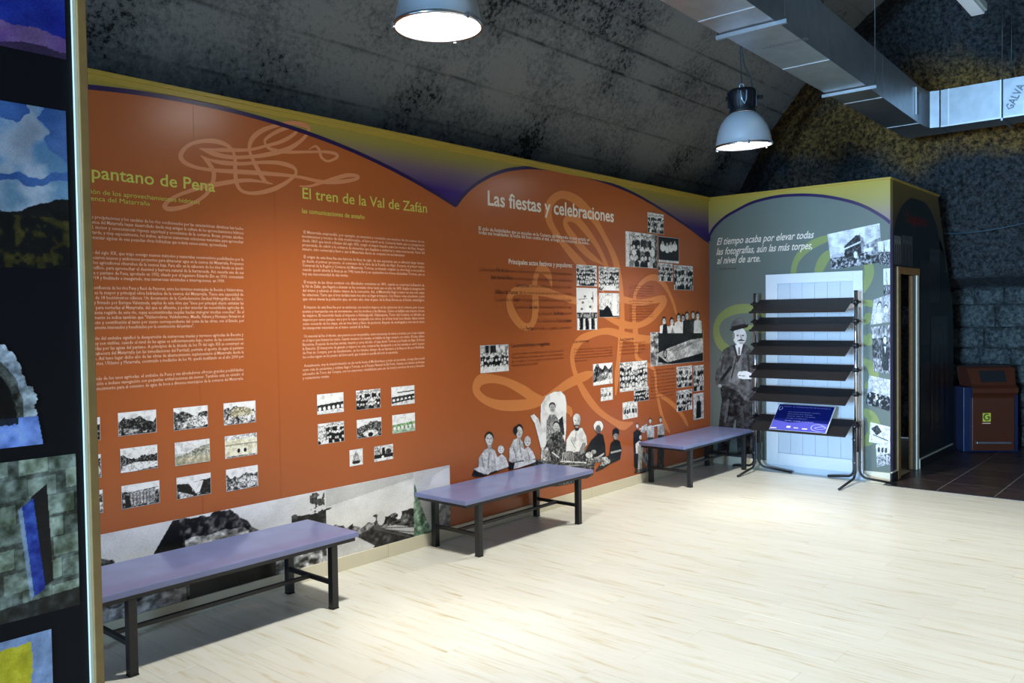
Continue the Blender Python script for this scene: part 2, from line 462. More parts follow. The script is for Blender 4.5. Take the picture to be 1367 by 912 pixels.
def print_mesh(name, pic, quad, place, d, parent, gamma=2.2, tint=(1, 1, 1)):
    """quad: 2-D wall coordinates of bottom-left, bottom-right, top-right, top-left"""
    h, w = pic.h, pic.w
    bl, br, tr, tl = [np.array(q, float) for q in quad]
    u = np.linspace(0, 1, w)[None, :, None]; v = np.linspace(1, 0, h)[:, None, None]
    G = (bl * (1 - u) + br * u) * (1 - v) + (tl * (1 - u) + tr * u) * v
    idx = np.arange(h * w).reshape(h, w)
    q = np.stack([idx[1:, :-1], idx[1:, 1:], idx[:-1, 1:], idx[:-1, :-1]], -1).reshape(-1, 4)
    al = (pic.a[1:, :-1] + pic.a[1:, 1:] + pic.a[:-1, 1:] + pic.a[:-1, :-1]).reshape(-1)
    q = q[al >= 2]
    used = np.unique(q); remap = -np.ones(h * w, int); remap[used] = np.arange(len(used))
    g = G.reshape(-1, 2)[used]
    verts = [place(float(p[0]), float(p[1]), d) for p in g]
    me = bpy.data.meshes.new(name); me.from_pydata(verts, [], remap[q].tolist()); me.update()
    att = me.color_attributes.new('print', 'FLOAT_COLOR', 'POINT')
    cc = np.ones((len(used), 4), np.float32)
    cc[:, :3] = np.clip(pic.c.reshape(-1, 3)[used], 0.01, 1) ** gamma * np.array(tint)
    att.data.foreach_set('color', cc.ravel())
    me.materials.append(MATS['photo_print'])
    o = bpy.data.objects.new(name, me); COL.objects.link(o); o.parent = parent
    return o

def rect(x0, x1, z0, z1): return [(x0, z0), (x1, z0), (x1, z1), (x0, z1)]

# ------------------------------------------------------------------ measured layout of the murals (metres on each wall)
PHOTOS=[('valley',-6.556,-6.349,1.054,1.178),('gorge',-6.251,-6.046,1.05,1.175),('village',-5.947,-5.737,1.047,1.176),('weir',-6.55,-6.348,0.859,0.987),('lake',-6.249,-6.04,0.853,0.983),('facade',-5.944,-5.732,0.852,0.983),('dam',-6.548,-6.341,0.666,0.79),('reservoir',-6.244,-6.038,0.666,0.787),('river',-5.942,-5.731,0.659,0.788),('orchard',-6.828,-6.649,1.048,1.166),('terrace',-6.824,-6.649,0.853,0.974),('quarry',-6.821,-6.645,0.668,0.788),('viaduct',-5.292,-5.081,1.046,1.176),('station',-4.978,-4.766,1.046,1.177),('steel_bridge',-4.668,-4.451,1.048,1.178),('workers',-5.29,-5.081,0.852,0.986),('tunnel',-4.976,-4.762,0.854,0.98),('railcar',-4.664,-4.45,0.852,0.982),('locomotive',-5.042,-4.93,0.677,0.786),('platform',-4.832,-4.661,0.678,0.783),('dancers',-1.284,-0.973,2.48,2.681),('parade',-1.687,-1.098,2.126,2.465),('band',-1.082,-0.672,2.194,2.456),('square',-1.092,-0.803,2.001,2.185),('pilgrims',-0.778,-0.373,1.918,2.177),('picnic',-2.487,-2.172,1.925,2.115),('banquet',-2.141,-1.805,1.891,2.11),('greasy_pole',-2.49,-2.169,1.53,1.909),('church_aisle',-2.142,-1.808,1.641,1.867),('procession',-3.756,-3.421,1.221,1.437),('coffin',-1.251,-0.157,1.142,1.483),('cave',-2.248,-1.933,1.018,1.216),('children',-2.131,-1.932,0.865,0.987),('banner',-1.814,-1.318,0.925,1.207),('crowd',-1.568,-1.296,0.81,0.946),('bathers',-1.767,-1.505,0.658,0.822),('choir',-0.741,-0.409,0.886,1.11),('altar_boys',-0.384,-0.151,0.821,1.103),('weavers',-0.746,-0.413,0.636,0.857),('monk',-0.388,-0.156,0.513,0.798)]
SWIRLS_A=[(0.026,[(-5.582,2.484),(-5.636,2.496),(-5.683,2.559),(-5.72,2.622),(-5.738,2.679),(-5.715,2.741),(-5.648,2.798),(-5.548,2.844),(-5.444,2.877),(-5.339,2.878),(-5.313,2.851),(-5.357,2.791),(-5.459,2.718),(-5.582,2.669),(-5.72,2.632),(-5.87,2.609),(-5.978,2.616),(-6.057,2.633)]),(0.02,[(-6.057,2.633),(-5.969,2.638),(-5.869,2.65),(-5.738,2.67),(-5.631,2.707),(-5.509,2.755),(-5.415,2.817),(-5.404,2.846),(-5.456,2.846),(-5.538,2.811),(-5.62,2.755),(-5.63,2.724),(-5.591,2.695),(-5.48,2.693),(-5.322,2.715),(-5.179,2.735),(-5.099,2.731),(-5.1,2.707),(-5.169,2.677),(-5.218,2.696),(-5.234,2.741),(-5.266,2.759),(-5.316,2.73)]),(0.024,[(-6.053,2.594),(-5.997,2.577),(-5.917,2.571),(-5.797,2.58),(-5.643,2.608),(-5.523,2.618),(-5.431,2.603),(-5.416,2.565),(-5.485,2.505),(-5.588,2.45),(-5.706,2.416),(-5.792,2.42),(-5.828,2.466),(-5.835,2.549),(-5.838,2.623),(-5.869,2.668),(-5.941,2.687),(-6.029,2.678),(-6.116,2.645),(-6.168,2.586),(-6.153,2.545),(-6.077,2.523),(-5.963,2.521),(-5.798,2.532),(-5.585,2.545),(-5.4,2.55),(-5.217,2.539),(-5.069,2.556),(-4.939,2.589),(-4.926,2.61),(-5.01,2.605),(-5.126,2.568),(-5.25,2.522),(-5.327,2.497),(-5.391,2.493)]),(0.024,[(-6.051,2.593),(-6.014,2.569),(-5.971,2.498),(-6.013,2.388),(-6.127,2.308),(-6.235,2.275),(-6.27,2.292),(-6.21,2.345),(-6.075,2.405),(-5.96,2.441),(-5.76,2.487),(-5.599,2.487)])]
SWIRLS_B=[(0.085,[(-2.05,1.866),(-2.229,2.001),(-2.43,2.131),(-2.623,2.255),(-2.795,2.392),(-2.872,2.499),(-2.856,2.613),(-2.723,2.703),(-2.559,2.706),(-2.363,2.641),(-2.16,2.504),(-1.995,2.341),(-1.872,2.189),(-1.802,2.013),(-1.76,1.852),(-1.754,1.653),(-1.766,1.527),(-1.794,1.402),(-1.826,1.241),(-1.858,1.081),(-1.881,0.903)]),(0.07,[(-2.061,2.128),(-2.313,2.221),(-2.511,2.345),(-2.638,2.46),(-2.596,2.513),(-2.474,2.511),(-2.28,2.393),(-2.11,2.248),(-2.015,2.112),(-1.986,2.008)]),(0.075,[(-2.84,1.896),(-2.864,1.985),(-2.933,2.047),(-3.017,2.047),(-3.069,1.948),(-3.065,1.79),(-3.076,1.655),(-3.144,1.577),(-3.254,1.59),(-3.37,1.696),(-3.398,1.803),(-3.338,1.862),(-3.175,1.88),(-2.949,1.867),(-2.687,1.822),(-2.466,1.79),(-2.173,1.795),(-1.799,1.812),(-1.432,1.781),(-0.963,1.818),(-1.15,1.668),(-1.366,1.576),(-1.607,1.557),(-1.867,1.601),(-2.085,1.656)]),(0.06,[(-1.527,1.283),(-1.54,1.486),(-1.547,1.689),(-1.516,1.873),(-1.359,1.996),(-1.144,2.034),(-0.96,1.957),(-0.811,1.803),(-0.697,1.606)]),(0.075,[(-0.866,1.476),(-1.19,1.411),(-1.643,1.449),(-1.992,1.511),(-2.257,1.488),(-2.448,1.434),(-2.548,1.331),(-2.544,1.204),(-2.455,1.052),(-2.332,0.913),(-2.173,0.786),(-1.974,0.681),(-1.766,0.6),(-1.585,0.611)]),(0.08,[(-2.199,1.138),(-2.328,1.121),(-2.577,1.075),(-2.786,1.012),(-2.986,0.945),(-3.204,0.929),(-3.512,0.951),(-3.705,1.009),(-3.802,1.088),(-3.772,1.161),(-3.653,1.174),(-3.458,1.137),(-3.254,1.056),(-3.082,0.971),(-2.789,0.879),(-2.613,0.827),(-2.583,0.769)]),(0.05,[(-1.501,1.591),(-1.497,1.389),(-1.493,1.228),(-1.196,1.111),(-1.141,0.878),(-1.025,0.595),(-0.884,0.431)]),(0.05,[(-1.161,0.869),(-0.878,0.752),(-0.668,0.625),(-0.495,0.454)])]
SWIRLS_G=[(0.075,[(-1.379,2.411),(-1.27,2.395),(-1.122,2.332),(-0.998,2.209),(-0.959,2.052),(-0.978,1.883),(-1.082,1.769)]),(0.09,[(-1.379,2.27),(-1.306,2.229),(-1.251,2.149),(-1.218,2.041),(-1.232,1.912)]),(0.08,[(-1.626,2.219),(-1.704,2.135),(-1.721,2.037),(-1.695,1.932),(-1.625,1.828)]),(0.09,[(-0.663,1.622),(-0.514,1.706),(-0.292,1.699),(-0.133,1.612),(-0.082,1.481),(-0.131,1.334),(-0.271,1.238),(-0.46,1.193)]),(0.06,[(-0.376,1.497),(-0.512,1.505),(-0.662,1.465)]),(0.06,[(-1.613,1.743),(-1.684,1.748),(-1.768,1.732)]),(0.08,[(-1.627,1.553),(-1.698,1.581),(-1.74,1.639)]),(0.1,[(-1.641,1.407),(-1.697,1.378),(-1.767,1.407)]),(0.08,[(-1.638,1.19),(-1.733,1.126),(-1.764,0.997),(-1.68,0.906)]),(0.1,[(-1.637,0.684),(-1.742,0.625),(-1.763,0.474),(-1.657,0.334)])]
HEAD={'t1': (-6.655,-5.967,2.397,0.064),'s1a': (-6.662,-6.064,2.317,0.024),'s1b': (-6.663,-6.353,2.282,0.024),'t2': (-5.369,-4.296,2.418,0.067),'s2': (-5.375,-4.875,2.327,0.029),'t3': (-3.642,-1.882,2.536,0.111),'i1': (-3.75,-2.281,2.332,0.029),'i2': (-3.751,-2.273,2.302,0.029),'p': (-3.401,-2.543,2.085,0.039),'h1': (-3.38,-2.876,1.41,0.03),'h2': (-2.537,-2.313,1.419,0.026),'h3': (-1.791,-1.555,1.417,0.029),'g1': (-0.097,-1.169,2.42,0.074),'g2': (-0.091,-1.159,2.31,0.075),'g3': (-0.095,-0.599,2.211,0.075),'g4': (-0.13,-0.325,2.145,0.017)}
BLOCKS={'a0': (-6.7,-5.791,2.198,2.093,5),'a1': (-6.705,-5.795,2.016,1.886,6),'a2': (-6.709,-5.8,1.835,1.629,9),'a3': (-6.715,-5.807,1.573,1.443,6),'a4': (-6.72,-5.812,1.365,1.313,3),'b0': (-5.378,-4.328,2.207,2.1,5),'b1': (-5.381,-4.331,2.052,1.944,5),'b2': (-5.384,-4.335,1.893,1.786,5),'b3': (-5.388,-4.339,1.734,1.603,6),'b4': (-5.392,-4.343,1.551,1.42,6),'b5': (-5.396,-4.347,1.365,1.287,4),'c0': (-3.381,-2.689,1.356,1.263,4),'c1': (-2.533,-1.932,1.36,1.258,5),'c2': (-1.804,-1.35,1.392,1.291,4),'c3': (-1.629,-1.185,1.945,1.849,5),'c4': (-1.632,-1.187,1.797,1.616,8),'c5': (-1.261,-0.774,1.099,0.824,9)}
LISTL=[(-3.747,-2.554,2.015),(-3.618,-2.555,1.957),(-3.32,-2.556,1.899),(-3.568,-2.557,1.841),(-3.569,-2.558,1.782),(-3.323,-2.56,1.723),(-3.034,-2.561,1.667),(-3.055,-2.562,1.603),(-3.261,-2.563,1.544)]
FIG={'mother': [(-3.879,0.434),(-3.434,0.366),(-3.426,0.754),(-3.871,0.803)],'mother_two': [(-3.452,0.42),(-3.082,0.366),(-3.074,0.758),(-3.444,0.797)],'girl': [(-3.18,0.454),(-2.657,0.381),(-2.644,1.006),(-3.167,1.045)],'elder': [(-2.796,0.368),(-2.33,0.301),(-2.321,0.777),(-2.787,0.821)],'scarf': [(-2.436,0.339),(-2.038,0.284),(-2.03,0.685),(-2.428,0.725)],'boy': [(-2.243,0.219),(-1.759,0.147),(-1.751,0.596),(-2.234,0.647)],'ground': [(-3.201,0.244),(-2.225,0.086),(-2.22,0.367),(-3.195,0.498)],'pole': [(-1.601,0.101),(-0.981,0.007),(-0.97,0.609),(-1.59,0.67)],'mourners': [(-1.128,1.472),(-0.154,1.45),(-0.15,1.693),(-1.124,1.697)],'man': [(-0.043,0.004),(-0.593,0.06),(-0.602,1.611),(-0.055,1.617)]}
ARCH2=[(-3.999,2.495),(-3.925,2.57),(-3.816,2.655),(-3.688,2.727),(-3.555,2.786),(-3.373,2.844),(-3.136,2.888),(-2.886,2.91),(-2.569,2.913),(-2.229,2.907),(-1.865,2.882),(-1.475,2.83),(-1.055,2.74),(-0.679,2.648),(-0.36,2.56),(-0.058,2.466)]
ARCHG=[(0.021,2.471),(-0.025,2.558),(-0.08,2.628),(-0.197,2.717),(-0.347,2.784),(-0.494,2.839),(-0.646,2.867),(-0.81,2.881),(-0.971,2.876),(-1.128,2.86),(-1.281,2.832),(-1.43,2.791),(-1.577,2.739),(-1.698,2.679),(-1.804,2.608),(-1.873,2.555),(-1.925,2.504)]
GPH=[('house',[(-1.359,2.087),(-1.846,2.138),(-1.82,2.515),(-1.314,2.446)]),('cars',[(-1.817,2.122),(-1.928,2.093),(-1.925,2.353),(-1.802,2.335)]),('tower',[(-1.858,1.727),(-1.928,1.725),(-1.926,2.075),(-1.854,2.073)]),('couple',[(-1.734,1.529),(-1.942,1.56),(-1.934,1.826),(-1.765,1.777)]),('miner',[(-1.764,1.073),(-1.941,1.057),(-1.938,1.528),(-1.74,1.507)]),('hill',[(-1.69,0.753),(-1.912,0.691),(-1.929,0.999),(-1.718,1.034)]),('sheet',[(-1.717,0.379),(-1.912,0.357),(-1.933,0.541),(-1.732,0.575)]),('shards',[(-1.794,0.139),(-1.932,0.175),(-1.928,0.401),(-1.78,0.356)])]

# ================================================================== THE ROOM
VC_Y, VC_Z, VR = -4.2, 0.9, 5.0
def vault_z(y, r=VR): return VC_Z + math.sqrt(max(0.0, r * r - (y - VC_Y) ** 2))

# ---- floor: slab, laminate planks, slate tiles
X_EDGE = -0.17
floor = boxo('floor', (-20.3, 3.6, -8.9, 0.5, -0.2, -0.012), 'subfloor')
tag(floor, 'pale wood laminate floor with dark slate tiles beyond the grey wall', 'floor', kind='structure')
boxo('tile_bed', (X_EDGE + 0.001, 3.6, -8.9, -1.93, -0.012, -0.0035), 'grout', floor)
PW, PL, GAP = 0.192, 1.285, 0.0008
_pc = {}
def plank_mesh(wd, ln):
    k = (round(wd, 3), round(ln, 3))
    if k not in _pc:
        bm = nb(); box(bm, 0, wd, 0, ln, -0.012, 0.0)
        es = [e for e in bm.edges if all(v.co.z > -0.001 for v in e.verts)]
        bmesh.ops.bevel(bm, geom=es, offset=0.0007, segments=1, affect='EDGES')
        me = bpy.data.meshes.new('plank'); bm.to_mesh(me); bm.free(); me.materials.append(MATS['laminate']); _pc[k] = me
    return _pc[k]
def add_plank(x0, x1, y0, y1):
    if y1 - y0 < 0.03: return
    o = bpy.data.objects.new('plank', plank_mesh(x1 - x0 - GAP, y1 - y0 - GAP)); COL.objects.link(o)
    o.location = (x0, y0, 0); o.parent = floor
for i in range(42):
    x1 = X_EDGE - i * PW; x0 = x1 - PW
    y = -0.02 - ((i * 0.47) % 1.0) * PL
    add_plank(x0, x1, y, -0.001)
    while y > -4.9:
        add_plank(x0, x1, y - PL, y); y -= PL
add_plank(X_EDGE, -0.001, -1.285, -0.001); add_plank(X_EDGE, -0.001, -1.915, -1.285)
# the rest of the laminate behind and beside the camera
bm = nb(); box(bm, -20.3, X_EDGE - 42 * PW, -8.9, 0.45, -0.012, -0.0005); box(bm, X_EDGE - 42 * PW, X_EDGE, -8.9, -6.25, -0.012, -0.0005)
o = obj('plank_field', bm, 'laminate', floor); o['kind'] = 'stuff'
TS = 0.47
tm = nb(); box(tm, 0.0, TS - 0.008, 0.0, TS - 0.008, -0.0035, 0.0); tme = bpy.data.meshes.new('tile')
bmesh.ops.bevel(tm, geom=[e for e in tm.edges if all(v.co.z > -0.001 for v in e.verts)], offset=0.002, segments=1, affect='EDGES')
tm.to_mesh(tme); tm.free(); tme.materials.append(MATS['slate_tile'])
for i in range(8):
    for j in range(7):
        o = bpy.data.objects.new('tile', tme); COL.objects.link(o); o.parent = floor
        o.location = (X_EDGE + 0.03 + i * TS + (0.0 if i else 0), -1.935 - (j + 1) * TS + 0.05, 0)
# first narrow row of cut tiles along the laminate
cm = nb(); box(cm, 0, 0.025, 0, TS - 0.008, -0.0035, 0.0); cme = bpy.data.meshes.new('tile'); cm.to_mesh(cme); cm.free(); cme.materials.append(MATS['slate_tile'])
for j in range(7):
    o = bpy.data.objects.new('tile', cme); COL.objects.link(o); o.parent = floor
    o.location = (X_EDGE + 0.002, -1.935 - (j + 1) * TS + 0.05, 0)
tr = boxo('trim_3', (X_EDGE - 0.012, X_EDGE + 0.012, -6.2, -1.93, 0.0002, 0.004), 'glass_frame'); tag(tr, 'thin dark threshold strip between laminate and slate tiles', 'threshold strip', kind='structure')

# ---- the vault: board-marked concrete, board joints as real grooves
def build_vault():
    a0 = math.acos((0.5 - VC_Y) / VR); a1 = math.pi - a0
    prof = []          # (y, z, joint)
    prof.append((0.5, 0.0, 0.0)); prof.append((0.5, 2.3, 0.0))
    rng = random.Random(3)
    edges = [a0]
    while edges[-1] < a1 - 0.06: edges.append(edges[-1] + rng.choice([0.045, 0.06, 0.075, 0.09]))
    edges[-1] = a1
    for A, B in zip(edges[:-1], edges[1:]):
        st = rng.uniform(-0.003, 0.003)
        g = 0.003; dk = rng.choice([0.35, 0.6, 1.0])
        for a, dr, j in ((A + g * .4, 0.010 * dk, dk), (A + g * 1.4, st, 0.15 * dk), (A + g * 4, st, 0.0), ((A + B) / 2, st, 0.0), (B - g * 4, st, 0.0), (B - g * .8, st, 0.15 * dk)):
            prof.append((VC_Y + (VR + dr) * math.cos(a), VC_Z + (VR + dr) * math.sin(a), j))
    prof.append((-8.9, 2.3, 0.0)); prof.append((-8.9, 0.0, 0.0))
    nx = 200; xs = np.linspace(-20.3, 1.3, nx); npf = len(prof)
    nz = fnoise(npf, nx, 60, np.random.default_rng(5), 3) - 0.5
    V = []; J = []
    for i, (y, z, j) in enumerate(prof):
        cy, cz = y - VC_Y, z - VC_Z; L = math.hypot(cy, cz)
        for k, x in enumerate(xs):
            d = nz[i, k] * 0.012 if 1 < i < npf - 2 else 0
            V.append((x, y + cy / L * d, z + cz / L * d)); J.append(j * (0.75 + 0.5 * nz[i, k] * 2))
    Fs = []
    for i in range(npf - 1):
        for k in range(nx - 1):
            a = i * nx + k; Fs.append((a, a + nx, a + nx + 1, a + 1))
    o = mesh_obj('ceiling', V, Fs, 'board_concrete')
    at = o.data.attributes.new('joint', 'FLOAT', 'POINT'); at.data.foreach_set('value', np.array(J, np.float32))
    return tag(o, 'dark board-marked concrete vault curving over the room', 'ceiling', kind='structure')
build_vault()

# ---- end of the hall: rough rock face above, coursed stone blocks below
def build_end():
    ny, nz = 130, 90
    ys = np.linspace(0.9, -8.9, ny); n = fnoise(nz, ny, 24, np.random.default_rng(8), 5) - 0.5
    n2 = fnoise(nz, ny, 5, np.random.default_rng(9), 2) - 0.5
    zz = np.concatenate([np.linspace(0, 1.9, 12), np.linspace(1.94, 2.06, 6), np.linspace(2.1, 6.3, nz - 18)])
    V = []
    for i, z in enumerate(zz):
        t = min(1, max(0, (z - 1.94) / 0.12))
        for k, y in enumerate(ys):
            x = 3.22 * (1 - t) + (2.5 - 0.13 * (z - 2.0)) * t
            if z > 2.0: x += n[i, k] * 0.16 + n2[i, k] * 0.3
            V.append((x, y, z))
    Fs = [(i * ny + k, i * ny + k + 1, (i + 1) * ny + k + 1, (i + 1) * ny + k) for i in range(nz - 1) for k in range(ny - 1)]
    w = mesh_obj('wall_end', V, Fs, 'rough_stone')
    for p in w.data.polygons: p.use_smooth = True
    tag(w, 'rough dark stone end wall with warm light painted on the rock above and squared blocks below', 'wall', kind='structure')
    # rock lining between the concrete vault and the end wall
    nx, na = 26, 120
    nn = fnoise(na, nx, 40, np.random.default_rng(4), 4) - 0.5
    a0 = math.acos((0.6 - VC_Y) / 5.12); V = []
    for i in range(na):
        a = a0 * 0.6 + (math.pi - a0 * 1.2) * i / (na - 1)
        for k in range(nx):
            r = 5.13 + nn[i, k] * 0.12
            V.append((1.27 + k * 2.4 / (nx - 1), VC_Y + r * math.cos(a), VC_Z + r * math.sin(a)))
    Fs = [(i * nx + k, (i + 1) * nx + k, (i + 1) * nx + k + 1, i * nx + k + 1) for i in range(na - 1) for k in range(nx - 1)]
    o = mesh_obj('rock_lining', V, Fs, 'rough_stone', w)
    for p in o.data.polygons: p.use_smooth = True
    # squared blocks
    rng = random.Random(21); z = 0.0
    for course in range(8):
        hgt = [0.26, 0.22, 0.27, 0.24, 0.2, 0.26, 0.28, 0.21][course]
        y = -1.3 + rng.uniform(0, 0.3)
        while y > -4.7:
            wd = rng.choice([0.22, 0.34, 0.48, 0.62, 0.75]) * rng.uniform(0.9, 1.1)
            bm = nb(); dp = rng.uniform(0.05, 0.11)
            box(bm, 3.22 - dp, 3.24, y - wd + 0.012, y - 0.012, z + 0.01, z + hgt - 0.01)
            bmesh.ops.subdivide_edges(bm, edges=bm.edges[:], cuts=3, use_grid_fill=True)
            for v in bm.verts:
                e = min(abs(v.co.y - y + wd), abs(v.co.y - y), abs(v.co.z - z), abs(v.co.z - z - hgt))
                if v.co.x < 3.2: v.co.x += (0.03 if e < 0.03 else 0) + rng.uniform(-.012, .012)
                v.co.y += rng.uniform(-.006, .006); v.co.z += rng.uniform(-.006, .006)
            obj('stone_block', bm, 'block_stone', w, smooth=True)
            y -= wd
        z += hgt
    return w
build_end()

# ---- rear wall with the glazed entrance (behind the camera; its daylight reaches the grey wall and the duct)
bm = nb()
box(bm, -20.3, -20.2, -2.65, 0.6, 0, 6.0); box(bm, -20.3, -20.2, -9.0, -5.15, 0, 6.0); box(bm, -20.3, -20.2, -5.15, -2.65, 2.95, 6.0)
tag(obj('wall_rear', bm, 'plaster_dark'), 'dark rear wall with a wide glazed entrance', 'wall', kind='structure')
dw = empty('door_3', (-20.2, -3.9, 0)); tag(dw, 'wide glazed entrance with slim dark frame', 'door', kind='structure')
for a, b in ((-1.25, -1.19), (-0.03, 0.03), (1.19, 1.25)): boxo('frame', (-0.04, 0.04, a, b, 0, 2.95), 'glass_frame', dw)
boxo('frame', (-0.04, 0.04, -1.19, 1.19, 2.87, 2.95), 'glass_frame', dw)

# ================================================================== ORANGE WALL
H = 2.93
wall_left = boxo('wall_left', (-13.0, 0.0, 0.0, 0.09, 0.0, H), 'spandrel_left')
tag(wall_left, 'long orange exhibition wall with arched mural, texts and old photographs', 'wall', kind='structure')
def arch1(x): t = (x + 6.1) / 2.1; return 2.495 + 0.392 * (1 - t * t)
A1 = [(x, arch1(x)) for x in np.linspace(-8.2, -3.999, 60)]
A2 = [tuple(p) for p in catmull(ARCH2, 5)]; A2[-1] = (-0.0005, 2.455)
flat_poly('mural_panel', [(-3.999, 0.09), (-3.999, 2.495)][::1] + [(p[0], p[1]) for p in reversed(A1[:-1])] + [(-8.2, 0.09)], on_left, 0.0012, 'orange_vinyl', wall_left)
flat_poly('mural_panel', [(-0.0005, 0.09)] + list(reversed(A2)) + [(-3.999, 0.09)], on_left, 0.0012, 'orange_vinyl', wall_left)
o = ribbon('arch_line', A1, 0.026, on_left, 0.0018, 'arch_purple', wall_left, taper=False, per=2)
o = ribbon('arch_line', A2, 0.026, on_left, 0.0018, 'arch_purple', wall_left, taper=False, per=2)
for xs, zt in ((-6.09, 2.88), (-5.572, 2.86), (-2.732, 2.9)):
    mesh_obj('panel_seam', [on_left(xs - .0012, .09, .0015), on_left(xs + .0012, .09, .0015), on_left(xs + .0012, zt, .0015), on_left(xs - .0012, zt, .0015)], [(0, 1, 2, 3)], 'seam', wall_left)
for wd, P in SWIRLS_A: ribbon('swirl', P, wd, on_left, 0.0016, 'swirl_pink', wall_left)
for k, (wd, P) in enumerate(SWIRLS_B): ribbon('swirl', P, wd, on_left, 0.0016 + 0.00006 * k, 'swirl_orange', wall_left)

cap = nb(); box(cap, -13.0, 0.0, -0.022, 0.1, H, H + 0.022, bev=0.003); box(cap, -13.0, 0.0, -0.012, 0.0, H - 0.03, H - 0.001)
tag(obj('trim_1', cap, 'gold_trim'), 'gold ledge along the top of the orange wall', 'trim', kind='structure')

# titles and texts
def head(key): return HEAD[key]
def htext(name, key, s, place, m, parent, d=0.0025, weight=0.0, shear=0.0, res=3):
    x0, x1, z, c = HEAD[key]
    return lettering(name, [(s, x0, x1, z, c)], place, d, m, parent, weight, shear, res)
htext('title_lettering', 't1', 'pantano de Pena', on_left, 'text_lime', wall_left, weight=0.012)
lettering('title_lettering', [('El', -6.86, -6.75, HEAD['t1'][2], HEAD['t1'][3])], on_left, 0.0025, 'text_lime', wall_left, 0.012)
htext('subtitle_lettering', 's1a', 'ión de los aprovechamientos hídricos', on_left, 'text_lime', wall_left)
htext('subtitle_lettering', 's1b', 'enca del Matarraña', on_left, 'text_lime', wall_left)
htext('title_lettering', 't2', 'El tren de la Val de Zafán', on_left, 'text_lime', wall_left, weight=0.008)
htext('subtitle_lettering', 's2', 'las comunicaciones de antaño', on_left, 'text_lime', wall_left, weight=0.01)
htext('title_lettering', 't3', 'Las fiestas y celebraciones', on_left, 'text_white', wall_left, weight=0.02)
lettering('intro_lettering', [('El ciclo de festividades que se suceden en la Comarca del Matarraña es muy variado en', *HEAD['i1']),
    ('todas sus localidades: la lucha del bien contra el mal, el fuego, los romances, los bailes...', *HEAD['i2'])], on_left, 0.0025, 'text_white', wall_left, 0.012)
htext('subtitle_lettering', 'p', 'Principales actos festivos y populares:', on_left, 'text_white', wall_left, weight=0.015)
htext('subtitle_lettering', 'h1', 'Las procesiones y rogativas', on_left, 'text_dark', wall_left, weight=0.012)
htext('subtitle_lettering', 'h2', 'Los rosarios', on_left, 'text_dark', wall_left, weight=0.01)
htext('subtitle_lettering', 'h3', 'La muerte', on_left, 'text_dark', wall_left, weight=0.01)

